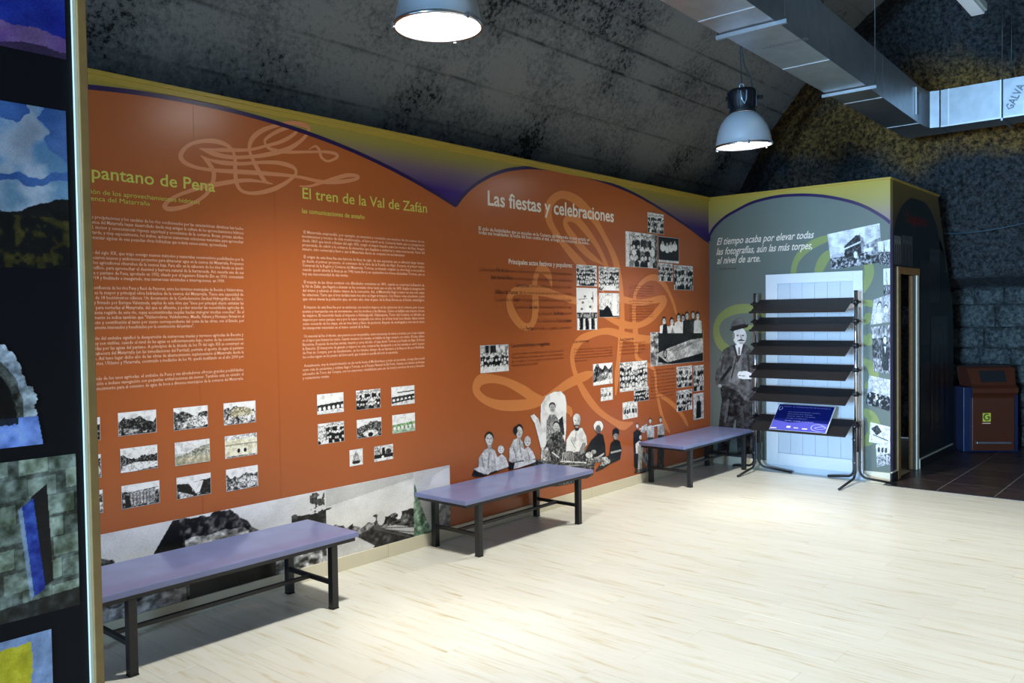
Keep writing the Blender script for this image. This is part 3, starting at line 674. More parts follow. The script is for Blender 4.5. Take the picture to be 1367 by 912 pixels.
PARA = {
'a0': ['de las precipitaciones y los caudales de los ríos condicionados por las características climáticas han hecho',
       'la cuenca del Matarraña hayan desarrollado desde muy antiguo la cultura de los aprovechamientos hídricos',
       'rural, motor y consustancial riqueza espiritual y económica de la comarca. Becas, presas, azudes,',
       'más tarde, y muy especialmente, los árabes, aplicaron numerosas soluciones materiales para aprovechar',
       'el humanizar algunas de esas pequeñas obras hidráulicas que todavía vemos activas, aprovechadas'],
'a1': ['inicio del siglo XX, que trajo consigo nuevos métodos y materiales constructivos posibilitados por la',
       'aparecieron nuevos y ambiciosos proyectos para almacenar agua en la cuenca del Matarraña. Proyectos',
       'para los agricultores ribereños de la cuenca baja. Para ello en la cabecera de los ríos donde se quedó',
       'un acuífico, para aprovechar el desnivel y barrera natural de la barrancada. Así, nacería una de sus',
       'la idea o pantano de Pena, aprobado en 1902, ideado por el ingeniero Eduardo Elio en 1910, comenzado',
       'en 1918 y finalizado e inaugurado, tras numerosas vicisitudes e interrupciones, en 1930.'],
'a2': ['En la confluencia de los ríos Pena y Racó de Patorrat, entre los términos municipales de Beceite y Valderrobres,',
       'Pena es la mayor y principal obra hidráulica de la cuenca del Matarraña. Tiene una capacidad de',
       'cerca de 18 hectómetros cúbicos. Un documento de la Confederación Sindical Hidrográfica del Ebro,',
       'leído y firmado por Enrique Valenzuela, explica de esta obra que "tiene por principal objeto embalsar las',
       'aguas para verterlas al Matarraña, del que es afluente, y poder atender las necesidades agrícolas de',
       'en la zona regable de este río, cuyas acostumbradas sequías hacían malograr muchas cosechas". En el',
       'documento se indica también que "Valderrobres, Valdeltormo, Maella, Fabara y Nonaspe firmaron el',
       'proyecto y contribución al tanto por ciento correspondiente del coste de las obras, con el Estado, por',
       'directamente interesados y beneficiados por la construcción del pantano".'],
'a3': ['La razón del embalse significó la desaparición de numerosas masías y terrenos agrícolas de Beceite y',
       'que hoy son visibles, cuando el nivel de las aguas es suficientemente bajo, restos de las construcciones',
       'engullidas por las aguas del pantano. A principios de la década de los 70 del siglo XX se construyó en',
       'de la cabecera del Matarraña (en las inmediaciones del Parrizal), permite el aporte de agua al pantano',
       'abasto. Así tuvo lugar dicho año de las obras de abastecimiento suplementario al Matarraña desde la',
       'de los ríos, Ulldemó y Matarraña, construido a mediados de los 90, quedó inutilizado en el año 2000 por'],
'a4': ['Y además de los usos agrícolas, el embalse de Pena y sus alrededores ofrecen grandes posibilidades',
       'la natación e incluso navegación con pequeñas embarcaciones sin motor. También está en estudio el',
       'de abastecimiento para el consumo de agua de boca a diversos municipios de la comarca del Matarraña.'],
'b0': ['El Matarraña emprendió, por ejemplo, su aventura y conexión con muchos de los sueños de los',
       'movimientos y modos de vida tradicionales, el ferrocarril en la Comarca hasta que se inauguraron',
       'desde 1863 que inició a finales del siglo XIX, surgió el mayor impulso para los vecinos del Bajo Aragón',
       'proyectada, de cubrir a la comarca de minerales que llegaban a embarcar y otras mercancías. Parte del',
       'minero, otro comercial y llevó a casi al Matarraña dando en conjunto los movimientos'],
'b1': ['El origen de esta línea fue una historia de fines de siglo, de una esperanza que se alimentó largo tiempo',
       'ya desde el primer proyecto, el comienzo de la obra de la Puebla de Híjar. Durante el primer tramo',
       'Comarcal de la Región y Comarca del Matarraña, Tortosa, su trazado original. La obra llegó a sus pueblos',
       'cuando quedó abierta la línea ya en 1942 hasta Bot y en septiembre los trenes alcanzaban Tortosa, que es',
       'hoy una mancomunidad de vías verdes.'],
'b2': ['El trazado de las obras continuó con dificultades constantes en 1891, cuando se construyó la Estación de',
       'la Val de Zafán, que llegaría a alcanzar en las cercanías obras hasta que en julio de 1895, llegaba la inauguración',
       'del tramo y además el último tramo de la concesión. Así, el Matarraña llegó a tener en una sola etapa',
       'las estaciones. Tanto que el tren tardaba hasta tres años en llegar al trayecto. Con Franco como presidente, y para',
       'que otros vieran la población que, en otro año, tras el paso de la línea férrea en el fondo estratégico.'],
'b3': ['El impacto de esta línea fue por su existencia; con muchos viajeros en las estaciones de la comarca, para el paso',
       'aceites y mercancías con un movimiento, con los molinos y las fábricas. Cómo se hallaba una mejora obrera',
       'de viajeros. El recorrido hacía el trayecto a Valdealgorfa, Valjunquera, Torre del Compte, se ubicaba en',
       'viajeros por estos parajes; era y por lo tanto compañía con otros, en el tren local. Los túneles daban miedo',
       'como recuerdo de los viajes, era un tren lento y lleno de paciencia. Empezó de madrugada y otra vez al cierre',
       'de transportar materiales en el tramo central de la línea.'],
'b4': ['Un material tal fue el vínculo, que pasaron a ser inseparables, entre mercancías de tierra y el ancho, por el que viajaban',
       'en el vapor para llevarse los restos. Cuando tomamos los ramales, se hablaba de llegar siempre con retraso. El tramo último',
       'Barcelona. Después de muchas averías, muerto y cerca del año, el viaje desde Tortosa a La Puebla de Híjar, El Horta',
       'la Estación. El transporte de ganado y viajeros en esta comarca fue decayendo y en los setenta se cerró el paso',
       'de Prat de Compte, por un hundimiento, en los túneles; tiempo de un barranco y la línea se dio por finalizada.',
       'los coches siguen en los prados del ferrocarril, que todavía no perdía del todo la esperanza.'],
'b5': ['Actualmente, tras la transformación en vía verde hacia el Mediterráneo y todo el recorrido, el viejo ferrocarril',
       'como ruta de senderistas y ciclistas llega a Tortosa, en el Parque Natural de Els Ports. Cuenta con túneles en bloque',
       'adecuados de Torre del Compte, con los estaciones, rehabilitadas para uso de hotel y servicios de ocio y descanso',
       'y restaurantes rurales.'],
'c0': ['Las romerías constantes en la Comarca del', 'Matarraña para pedir agua o por devoción', 'de pueblo a otra región con la ceremonia', 'sagrada de devoción.'],
'c1': ['A lo largo del año los rosarios recorren', 'las calles del pueblo con el sacerdote', 'y el coro que va cantando por todas', 'las casas al amanecer la despertá', 'de madrugada.'],
'c2': ['La visita de la muerte es', 'un acontecimiento colectivo', 'donde los vecinos velan', 'y rezan por el difunto.'],
'c3': ['Los quintos celebran', 'su fiesta en la plaza', 'con una cena popular', 'y al acabar cantan', 'por las calles.'],
'c4': ['La fiesta mayor llega', 'con música y bailes', 'en la plaza donde se', 'juntan los vecinos', 'alrededor de la banda', 'y se reparten dulces', 'y vino a todos los', 'asistentes.'],
'c5': ['Los bautizos, bodas', 'y comuniones eran', 'ocasión de reunir a', 'toda la familia en', 'la casa con comida', 'abundante y música', 'de la rondalla que', 'tocaba hasta bien', 'entrada la noche.'],
}
for key, lines in PARA.items():
    x0, x1, z0, z1, n = BLOCKS[key]
    step = (z0 - z1) / (n - 1); full = max(len(s) for s in lines); rows = []
    for i, s in enumerate(lines):
        zc = z0 - i * step
        last = i == n - 1 and len(s) < 0.88 * full
        xe = x0 + (x1 - x0) * (len(s) / full) if last else x1
        xs = x0 + (0.012 if (key[0] == 'b' and i == 0) else 0)
        rows.append((s, xs, xe, zc - step * 0.30, step * 0.68))
    lettering('text_block', rows, on_left, 0.0025, 'text_cream' if key[0] in 'ab' else 'text_brown', wall_left, 0.010 if key[0] in 'ab' else 0.0)
LST = [('La fiesta de ', 'Fin de año', ' que es cuando se celebran grandes hogueras en la plaza'), ('', 'Sant Antoni Abad', ' con sus hogueras, representaciones y bendiciones'),
       ('', 'Carnestoltes', ' con los disfraces que llenan las calles'), ('', 'Dilluns de Pasqua', ' día de comer la mona en los campos y ermitas'),
       ('La plantada de ', 'mayos', ' en la plaza por los quintos y mozos del pueblo'), ('La noche de ', 'San Juan', ' con sus hogueras y baños de agua'),
       ('La fiesta de ', 'San Roque', ' patrón'), ('Y la celebración de ', 'Todos los Santos', ''), ('Las ', 'Ferias', ' de otoño con ganado y productos')]
rows = []; bold = []
for (a, b, c), (x0, x1, z) in zip(LST, LISTL):
    n = len(a + b + c); w = (x1 - x0) / n
    if a: rows.append((a.strip(), x0, x0 + (len(a) - 1) * w, z, 0.03))
    bold.append((b, x0 + len(a) * w, x0 + (len(a) + len(b)) * w, z, 0.034))
    if c: rows.append((c.strip(), x0 + (len(a) + len(b) + 1) * w, x1, z, 0.03))
lettering('text_block', rows, on_left, 0.0025, 'text_brown', wall_left)
lettering('text_block', bold, on_left, 0.0025, 'text_dark', wall_left, 0.015)

# ---- pictures
def landscape(p, hor=0.4, dark=0.2, sky=0.88, amp=0.25, tint=None, seed=1):
    r = np.random.default_rng(seed); X = p.X[0]
    ridge = hor + amp * (fnoise(2, p.w, 3, r, 4)[0] - 0.5)
    p.put(np.ones_like(p.X, bool), sky, .05, p.N)
    m = p.Y > ridge[None, :]
    p.put(m, dark + .1, .42, p.N2)
    m2 = p.Y > (ridge[None, :] + .28 + .2 * (fnoise(2, p.w, 4, r, 3)[0] - .5)[None, :])
    p.put(m2, dark + .18, .5, fnoise(p.h, p.w, 16, r, 3))
    return p
def crowd(p, rows=3, top=0.25, bg=0.7, dark=0.4, seed=1):
    r = random.Random(seed)
    p.put(np.ones_like(p.X, bool), bg, .3, p.N)
    for k in range(rows):
        y = top + (0.98 - top) * k / rows; n = 5 + 2 * (rows - k) + r.randint(0, 2); hh = 0.055 + 0.012 * k
        for i in range(n):
            x = (i + .5 + r.uniform(-.3, .3)) / n; yy = y + r.uniform(-.04, .04)
            cl = r.choice([.1, .12, .2, .85, .8, .5]) if r.random() > dark * .5 else .1
            p.poly([(x - hh * .9, yy + hh * 6), (x - hh * .95, yy + hh * 1.9), (x, yy + hh * 1.0), (x + hh * .95, yy + hh * 1.9), (x + hh * .9, yy + hh * 6)], cl, .12)
            p.ell(x, yy - hh * .15, hh * .75, hh * .9, .1); p.ell(x, yy + hh * .15, hh * .55, hh * .8, .8, .05)
    return p
def picture(kind, w, h):
    p = Pic(w, h, (0, 0, 1, 1), 0.7, seed=abs(hash_s(kind)) % 9999); sd = abs(hash_s(kind)) % 999
    if kind in ('valley', 'weir', 'orchard'):
        landscape(p, .35, .08, .85, .35, seed=sd)
        if kind == 'weir': p.poly([(.05, .75), (.4, .62), (1, .7), (1, .9), (.3, 1), (0, 1)], .85, .25)
    elif kind in ('gorge', 'river', 'terrace', 'quarry', 'cave', 'village'):
        landscape(p, .3 if kind != 'cave' else .15, .25 if kind != 'cave' else .12, .9, .3, seed=sd)
        p.poly([(.35, .55), (.6, .4), (.95, .5), (1, .85), (.7, .98), (.5, .8)], .72, .4)
        if kind == 'cave': p.poly([(0, .85), (1, .75), (1, 1), (0, 1)], .85, .15); p.ell(.45, .66, .3, .1, .5, .3)
        if kind == 'village': p.poly([(.15, .45), (.35, .25), (.6, .22), (.85, .35), (.9, .6), (.2, .7)], (.60, .58, .50), .25)
    elif kind == 'lake':
        p.put(p.Y < .5, .84, .06, p.N); p.poly([(0, .62), (.35, .5), (.7, .3), (1, .2), (1, .75), (0, .68)], (.56, .56, .52), .2); p.put(p.Y > .66, (.64, .62, .55), .12, p.N)
    elif kind == 'facade':
        p.put(np.ones_like(p.X, bool), (.82, .80, .72), .06, p.N); p.put(p.Y < .18, .75, .3); p.put((p.Y > .4) & (p.Y < .46), (.6, .59, .52))
        for x in (.42, .62): p.ell(x, .72, .045, .1, .05)
        p.put(p.Y > .93, .5, .4)
    elif kind in ('dam', 'reservoir'):
        landscape(p, .3, .15, .86, .15, seed=sd)
        if kind == 'dam': p.poly([(.08, .38), (.9, .3), (.85, .88), (.2, .95)], .6, .22); [p.line(.2 + .09 * i, .4, .22 + .085 * i, .9, .012, .35) for i in range(7)]; p.line(.05, .36, .95, .27, .015, .15); p.poly([(.08, .4), (.2, .45), (.25, .95), (.1, .98)], .1)
        else: p.poly([(.35, .35), (.78, .3), (.66, .82), (.55, .86)], .86, .1); p.poly([(0, .3), (.33, .36), (.5, .85), (.1, .9)], .1, .12); p.poly([(.78, .3), (1, .24), (1, .95), (.66, .84)], .15, .15); p.poly([(.05, .65), (.5, .95), (.1, 1)], .75, .3)
    elif kind in ('viaduct', 'steel_bridge', 'railcar'):
        p.put(np.ones_like(p.X, bool), .88, .06, p.N)
        g = (.45, .58, .42) if kind == 'railcar' else .2
        p.put(p.Y > .72, .8, .12); p.poly([(0, .55), (1, .45), (1, .78), (0, .84)], g, .18)
        for i in range(6): p.ell(.1 + .17 * i, .74 - i * .012, .055, .1, .86)
        if kind == 'steel_bridge': p.line(.28, .32, 1, .28, .03, .25); p.poly([(.0, .8), (1, .66), (1, .74), (0, .9)], .2, .2)
        if kind == 'railcar': p.put(p.Y > .84, (.6, .68, .6), .1)
    elif kind == 'locomotive':
        p.put(np.ones_like(p.X, bool), .86, .05, p.N); p.poly([(.2, .78), (.35, .3), (.5, .12), (.66, .35), (.8, .78)], .6, .3); p.ell(.5, .8, .3, .1, .12, .1)
    elif kind == 'platform':
        p.put(np.ones_like(p.X, bool), .8, .1, p.N); p.put((p.X < .38) & (p.Y < .6), .6, .3); p.put((p.Y > .55) & (p.Y < .82), .12, .1); p.poly([(.42, .15), (.55, .15), (.6, .75), (.4, .75)], .1); p.ell(.75, .45, .15, .2, .25, .2); p.ell(.45, .78, .07, .12, .85)
    elif kind == 'coffin':
        p.put(np.ones_like(p.X, bool), .14, .06, p.N2); p.put((p.X < .14), .5, .3)
        p.poly([(.1, .65), (.32, .5), (.75, .28), (1, .25), (1, .72), (.82, .78), (.3, .93)], .68, .14)
        for i in range(9): p.line(.3 + .06 * i, .56 - .025 * i, .5 + .05 * i, .6 - .03 * i, .012, .45)
        p.ell(.26, .66, .035, .16, .15); p.ell(.26, .66, .02, .1, .6); p.poly([(0, .85), (.4, 1), (0, 1)], .55, .2)
    elif kind == 'greasy_pole':
        p.put(np.ones_like(p.X, bool), .93, .06, p.N)
        for x, y in ((.4, .2), (.3, .35), (.75, .25), (.25, .5), (.65, .45)): p.ell(x, y, .06, .03, .35, .2)
        p.line(.1, .28, .5, .25, .01, .5); p.line(.78, .1, .8, .35, .015, .3)
        q = p.Y > .58; p.put(q, .3, .5, p.N2)
        for i in range(7): x = .08 + i * .14; p.poly([(x - .05, 1), (x - .05, .72), (x + .05, .72), (x + .05, 1)], [.9, .1, .85, .12, .9, .15, .85][i]); p.ell(x, .66, .035, .04, .6)
    elif kind == 'church_aisle':
        p.put(np.ones_like(p.X, bool), .78, .25, p.N2); p.put((p.X > .66) & (p.X < .88), .92); p.ell(.4, .25, .35, .15, .85, .15); p.poly([(0, 1), (0, .65), (.2, .7), (.4, .5), (.55, .65), (.7, 1)], .12, .1); p.put(p.Y > .93, .1)
    elif kind == 'tunnel':
        landscape(p, .3, .2, .88, .3, seed=sd); p.poly([(0, .7), (.5, .45), (1, .75), (1, 1), (0, 1)], .3, .5); p.ell(.55, .8, .3, .18, .85, .3); p.ell(.55, .86, .1, .12, .12)
    elif kind in ('band',):
        p.put(np.ones_like(p.X, bool), .1, .06, p.N2)
        for x, y in ((.2, .3), (.42, .35), (.6, .3), (.8, .25)): p.ell(x, y + .12, .12, .16, .88, .1); p.ell(x, y - .05, .05, .08, .65)
        p.put(p.Y > .9, .75, .1)
    elif kind == 'monk':
        p.put(np.ones_like(p.X, bool), .72, .12, p.N); p.poly([(.25, .95), (.3, .35), (.5, .22), (.75, .35), (.72, .95)], .1, .08); p.face(.5, .2, .1, .09, .6)
    elif kind in ('children', 'bathers'):
        crowd(p, 1, .35, .85, .1, seed=sd)
    else:
        crowd(p, {'parade': 3, 'banner': 4, 'picnic': 4, 'banquet': 4}.get(kind, 3), .15 if kind != 'procession' else .35, .75, .5, seed=sd)
        if kind == 'banquet': p.poly([(.28, .8), (.85, .78), (.85, .98), (.25, .98)], .93)
        if kind == 'banner': p.put((p.X > .45) & (p.X < .64) & (p.Y > .08) & (p.Y < .3), .8, .2); p.put(p.Y > .88, .8, .2)
        if kind == 'procession': p.put((p.X > .18) & (p.X < .55) & (p.Y < .28), .15, .1); p.put((p.X > .3) & (p.X < .36) & (p.Y < .28), .6); p.put(p.Y > .78, .85, .12)
        if kind == 'parade': p.put(p.X < .1, .85, .1); p.put(p.X > .9, .4, .3)
    return p.finish(1.3, .07, .15).border(1, .93)
def hash_s(s):
    h = 7
    for ch in s: h = (h * 31 + ord(ch)) & 0x7fffffff
    return h
for i, (kind, x0, x1, z0, z1) in enumerate(PHOTOS):
    big = x0 > -4
    wpx = int(min(150, max(30, (x1 - x0) / (0.0052 if big else 0.0025)))); hpx = int(min(110, max(22, (z1 - z0) / (0.0052 if big else 0.0025))))
    print_mesh('photo_print', picture(kind, wpx, hpx), rect(x0, x1, z0, z1), on_left, 0.0028 + (i % 5) * 0.0003, wall_left)

# mountain-and-railway strip above the skirting
def strip():
    p = Pic(640, 110, (-7.4, 0.556, -4.108, 0.09), .8, seed=5)     # Y runs from top (.556) down
    p.Y = np.linspace(0.556, 0.09, 110)[:, None] + 0 * p.X
    N, N2 = p.N, p.N2; fine = fnoise(110, 640, 90, np.random.default_rng(3), 3); X, Y = p.X, p.Y
    p.put(np.ones_like(X, bool), .84, .07, N)
    ridge = lambda x0, x1, f: ((X > x0) & (X < x1), f)
    low = Y < (0.30 + 0.1 * N)
    p.put(low & (X < -5.2), .34, .5, fine)
    p.put((X < -6.45) & (Y < .44 - (X + 6.72) * .35 + .05 * (N2 - .5)), .25, .4, fine)
    p.poly([(-6.47, .2), (-6.38, .40), (-6.33, .47), (-6.27, .555), (-6.235, .556), (-6.235, .2)], .09, .06)
    p.put((X > -6.235) & (X < -5.72) & (Y < .552 - np.clip((X + 5.92) * .75, 0, 1) + .05 * (N2 - .5)), .2, .32, fine)
    p.put((X > -6.2) & (X < -5.8) & (Y < .43 + .06 * (N - .5)) & (Y > .36), .62, .35, fine)
    p.put((X > -5.75) & (X < -5.0) & (Y < .36 + .03 * (N2 - .5)), .3, .4, fine)
    p.put((X > -5.5) & (X < -5.2) & (Y < .43 + .09 * (N2 - .5)), .16, .2, fine)
    p.put((X > -5.36) & (X < -5.25) & (Y < .55) & (fine > .38), .2, .25, fine)
    p.put((X < -5.6) & (Y < .22 + .05 * N2), .22, .3, fine); p.put((X > -6.75) & (X < -6.2) & (Y < .16 + .06 * (N2 - .3)), .6, .25, fine)
    p.put((X > -6.18) & (X < -5.6) & (Y < .23), .24, .16, fnoise(110, 640, 6, np.random.default_rng(6), 2)); p.line(-5.87, .24, -5.87, .09, .004, .06)
    p.put((X > -5.62) & (X < -5.1) & (Y < .25), .5, .4, fine)
    # second view: the line near the station
    p.poly([(-5.24, .42), (-4.47, .50), (-4.47, .09), (-5.24, .09)], .86, .05, N)
    p.poly([(-5.24, .556), (-5.24, .44), (-4.47, .515), (-4.47, .556)], .74, .05, N)
    p.put((X > -5.05) & (X < -4.46) & (Y < .26 + (X + 5.05) * .12 + .09 * (N2 - .5)) & (Y > .16), .2, .45, fine)
    p.put((X > -5.24) & (X < -5.02) & (Y < .30 + .12 * (N2 - .5)) & (Y > .18), .35, .4, fine)
    p.poly([(-5.02, .09), (-5.02, .20), (-4.85, .235), (-4.46, .17), (-4.46, .09)], .22, .15, fine)
    p.poly([(-5.2, .09), (-5.2, .16), (-5.02, .215), (-4.84, .105), (-4.86, .09)], .8, .06)
    p.poly([(-4.83, .235), (-4.7, .225), (-4.4, .14), (-4.46, .10)], .72, .05)
    for k in range(5): p.line(-4.84, .232 - .003 * k, -4.46, .24 - .04 * k, .0035, .35)
    p.ell(-4.78, .285, .035, .05, .82); p.ell(-4.62, .28, .03, .035, .88); p.ell(-4.64, .275, .012, .014, .15)
    p.put((X > -4.46) & (X < -4.108), .8, .07, N)
    p.poly([(-4.47, .5), (-4.44, .4), (-4.38, .25), (-4.30, .09), (-4.48, .09)], (.5, .6, .52), .22, fine)
    p.put((X > -4.30) & (Y < .26 + (X + 4.2) * .6 + .06 * (N2 - .5)), .48, .2, fine)
    p.poly([(-4.34, .38), (-4.28, .5), (-4.15, .54), (-4.108, .53), (-4.108, .42), (-4.3, .36)], .88, .03)
    return p
print_mesh('photo_strip', strip().finish(1.15, .022, .06), rect(-7.4, -4.108, 0.09, 0.556), on_left, 0.0030, wall_left)

# cut-out figures
def figure(key, ext, draw, place=on_left, parent=None, d=0.0048, cell=0.0042, name='figure_print'):
    q = FIG[key]; wd = abs(q[1][0] - q[0][0]); hg = abs(q[3][1] - q[0][1])
    p = Pic(int(wd / cell), int(hg / cell), ext, None, seed=abs(hash_s(key)) % 9999)
    draw(p); p.finish(1.12, .035, .14)
    return print_mesh(name, p, q, place, d, parent if parent else wall_left)

def d_mother(p):
    p.poly([(55, 745), (75, 690), (150, 640), (330, 640), (350, 670), (240, 715), (130, 748)], .12, .1)
    p.poly([(105, 700), (108, 600), (150, 540), (190, 518), (235, 542), (256, 600), (250, 700), (150, 735)], .78, .12)
    p.line(190, 560, 180, 690, 4, .5); p.line(130, 600, 150, 690, 4, .55); p.line(225, 570, 235, 650, 3, .58)
    p.poly([(65, 690), (120, 670), (230, 690), (180, 735), (110, 715)], .82, .08); p.poly([(172, 490), (210, 490), (205, 535), (180, 535)], .62)
    p.face(190, 452, 31, 46, .76, .1); p.poly([(240, 690), (250, 600), (290, 570), (325, 600), (350, 670), (250, 705)], .86, .08)
    p.ell(283, 535, 26, 33, .82, .06); p.ell(275, 535, 3, 4, .3); p.ell(294, 535, 3, 4, .3); p.line(278, 553, 290, 553, 2, .45)
def d_mother2(p):
    p.poly([(345, 695), (352, 630), (420, 600), (560, 590), (565, 640), (480, 670), (380, 690)], .1, .08); p.poly([(385, 690), (395, 640), (560, 615), (560, 635), (430, 680)], .85, .1)
    p.poly([(350, 625), (352, 530), (385, 460), (425, 438), (460, 480), (470, 570), (455, 620), (370, 640)], .75, .12)
    p.line(430, 460, 440, 560, 4, .5); p.line(385, 520, 405, 600, 4, .52); p.poly([(410, 420), (448, 420), (440, 455), (415, 455)], .62)
    p.face(430, 392, 26, 46, .78, .08); p.ell(400, 385, 16, 32, .1)
    p.poly([(452, 610), (460, 540), (500, 512), (535, 545), (562, 605), (480, 640)], .82, .1); p.ell(495, 470, 27, 40, .78, .05)
    for x in (485, 505): p.ell(x, 472, 4, 4, .25)
    p.line(488, 492, 502, 492, 2.5, .4); p.line(500, 560, 510, 610, 4, .5)
def d_girl(p):
    p.poly([(600, 180), (640, 110), (700, 78), (760, 73), (795, 108), (806, 170), (802, 400), (790, 500), (700, 530), (640, 545), (600, 525), (580, 440), (552, 330), (518, 268), (548, 255), (582, 292), (596, 340)], .93, .02)
    p.poly([(640, 470), (645, 310), (668, 258), (718, 260), (745, 310), (765, 400), (750, 500), (650, 500)], .55, .25, fnoise(p.h, p.w, 60, p.rng, 2))
    p.face(690, 202, 24, 34, .72, .1); p.poly([(742, 300), (775, 270), (790, 420), (760, 420)], .15, .1)
    p.poly([(598, 628), (620, 540), (650, 470), (700, 400), (765, 395), (800, 500), (802, 625)], .26, .26, fnoise(p.h, p.w, 40, p.rng, 2))
    p.face(722, 352, 26, 34, .72, .14); p.line(690, 560, 760, 610, 5, .8); p.poly([(598, 628), (605, 520), (660, 520), (680, 628)], .6, .35, fnoise(p.h, p.w, 40, p.rng, 2))
def d_elder(p):
    p.poly([(740, 650), (760, 560), (830, 530), (960, 545), (980, 600), (970, 655)], .25, .3, fnoise(p.h, p.w, 40, p.rng, 2))
    p.poly([(800, 560), (803, 460), (840, 395), (880, 368), (930, 365), (962, 430), (968, 495), (935, 540), (860, 560)], .88, .06)
    p.poly([(905, 540), (935, 480), (960, 480), (945, 560), (915, 580)], .5, .1); p.line(880, 400, 870, 470, 3, .6); p.line(840, 460, 870, 520, 3, .55)
    p.poly([(868, 370), (905, 370), (895, 390), (872, 388)], .2); p.face(885, 310, 27, 48, .82, .8); p.line(866, 346, 902, 346, 5, .2)
    p.ell(825, 590, 55, 42, .35, .3)
    for k in range(6): p.line(780 + 14 * k, 560, 770 + 18 * k, 630, 2.5, .75)
    p.line(760, 630, 960, 640, 5, .85)
def d_scarf(p):
    p.poly([(940, 600), (965, 530), (1000, 465), (1060, 405), (1095, 420), (1112, 500), (1118, 620), (960, 635)], .1, .04)
    p.ell(1058, 352, 38, 44, .94); p.ell(1056, 375, 22, 32, .45, .1); p.ell(1048, 370, 4, 4, .15); p.ell(1066, 370, 4, 4, .15); p.line(1050, 392, 1063, 392, 2, .2)
    p.ell(985, 580, 28, 24, .75, .15); p.ell(1020, 555, 20, 16, .6, .2); p.poly([(960, 610), (1060, 590), (1112, 600), (1100, 635), (960, 638)], .45, .35, fnoise(p.h, p.w, 50, p.rng, 2))
    p.line(1050, 600, 1100, 570, 6, .7)
def d_boy(p):
    p.poly([(1036, 712), (1060, 670), (1115, 605), (1145, 575), (1235, 560), (1232, 612), (1150, 648), (1090, 690)], .14, .1)
    p.poly([(1145, 575), (1155, 490), (1190, 452), (1226, 470), (1246, 540), (1230, 600), (1160, 610)], .1, .04)
    p.ell(1195, 425, 20, 32, .55, .08); p.poly([(1168, 425), (1173, 378), (1198, 364), (1222, 384), (1220, 420), (1196, 405)], .1)
    for x in (1187, 1203): p.ell(x, 424, 4, 4, .15)
    p.line(1160, 560, 1235, 542, 7, .7); p.ell(1110, 610, 22, 16, .75, .25); p.line(1075, 660, 1110, 640, 5, .6); p.poly([(1080, 640), (1150, 610), (1150, 640), (1095, 665)], .6, .35, fnoise(p.h, p.w, 50, p.rng, 2))
def d_ground(p):
    t = fnoise(p.h, p.w, 70, p.rng, 3)
    p.poly([(505, 690), (560, 620), (700, 595), (1035, 620), (1015, 735), (960, 765), (880, 760), (855, 800), (700, 828), (600, 805), (520, 745)], .27, .3, t)
    p.poly([(640, 700), (760, 690), (830, 720), (760, 800), (660, 790)], .8, .4, t)
    p.line(620, 680, 1000, 650, 5, .6)
def d_pole(p):
    p.poly([(60, 835), (80, 780), (200, 770), (260, 740), (430, 740), (420, 800), (250, 820)], .3, .3, fnoise(p.h, p.w, 50, p.rng, 2))
    for hx, hy, cl, bx, by, leg in ((90, 265, .12, 100, 430, .12), (245, 205, .75, 250, 400, .3), (375, 190, .7, 370, 370, .2)):
        p.poly([(hx - 38, by + 160), (hx - 42, hy + 75), (hx, hy + 42), (hx + 48, hy + 78), (hx + 45, by + 160)], cl, .12)
        p.poly([(hx - 34, 760), (hx - 34, by), (hx + 42, by), (hx + 40, 760), (hx + 8, 760), (hx + 2, by + 90), (hx - 6, 760)], leg, .12)
        p.ell(hx, hy - 10, 18, 28, .1); p.ell(hx, hy, 15, 26, .78); p.line(hx - 8, hy + 10, hx + 8, hy + 10, 2, .4)
    p.line(120, 300, 400, 240, 8, .85); p.poly([(130, 330), (140, 270), (205, 235), (210, 300), (170, 350)], .7, .15)
    p.ell(128, 392, 20, 28, .1); p.ell(128, 402, 16, 26, .8); p.poly([(75, 640), (72, 480), (110, 440), (160, 460), (165, 560), (150, 640)], .85, .1); p.poly([(90, 790), (100, 620), (150, 620), (148, 790)], .72, .12); p.poly([(65, 780), (70, 600), (102, 600), (98, 780)], .12)
    p.poly([(150, 660), (160, 600), (215, 590), (225, 640), (200, 760), (165, 700)], .55, .25)
def d_mourn(p):
    for x, y, cl in ((480, 130, .85), (525, 135, .9), (565, 110, .88), (592, 115, .9), (617, 100, .15), (655, 95, .2), (685, 100, .88)):
        p.poly([(x - 26, 206), (x - 24, y + 32), (x, y + 18), (x + 24, y + 32), (x + 27, 206)], cl, .1)
        p.ell(x, y - 4, 12, 22, .08); p.ell(x, y + 3, 9.5, 19, .75); p.ell(x - 4, y, 2, 2, .2); p.ell(x + 4, y, 2, 2, .2)
    p.poly([(470, 206), (474, 150), (496, 150), (500, 206)], .12); p.poly([(520, 206), (528, 165), (540, 206)], .6)
figure('ground', (500, 590, 1040, 832), d_ground, d=0.0042)
figure('mother', (50, 370, 352, 750), d_mother)
figure('mother_two', (340, 330, 570, 700), d_mother2)
figure('girl', (510, 66, 812, 630), d_girl, d=0.0046)
figure('elder', (735, 245, 985, 660), d_elder, d=0.0050)
figure('scarf', (930, 300, 1130, 640), d_scarf, d=0.0053)
figure('boy', (1030, 350, 1262, 720), d_boy, d=0.0056)
figure('pole', (40, 150, 440, 860), d_pole)
figure('mourners', (440, 70, 722, 205), d_mourn, d=0.0060)

bl = empty('baseboard_left'); tag(bl, 'cream skirting along the foot of the orange wall', 'skirting', kind='structure')
xs = [-13.0, -9.6, -7.15, -4.73, -2.3, -0.012]
for a, b in zip(xs[:-1], xs[1:]): boxo('skirting_piece', (a + .001, b - .001, -0.014, -0.0003, 0.0, 0.092), 'cream_board', bl, bev=0.002)

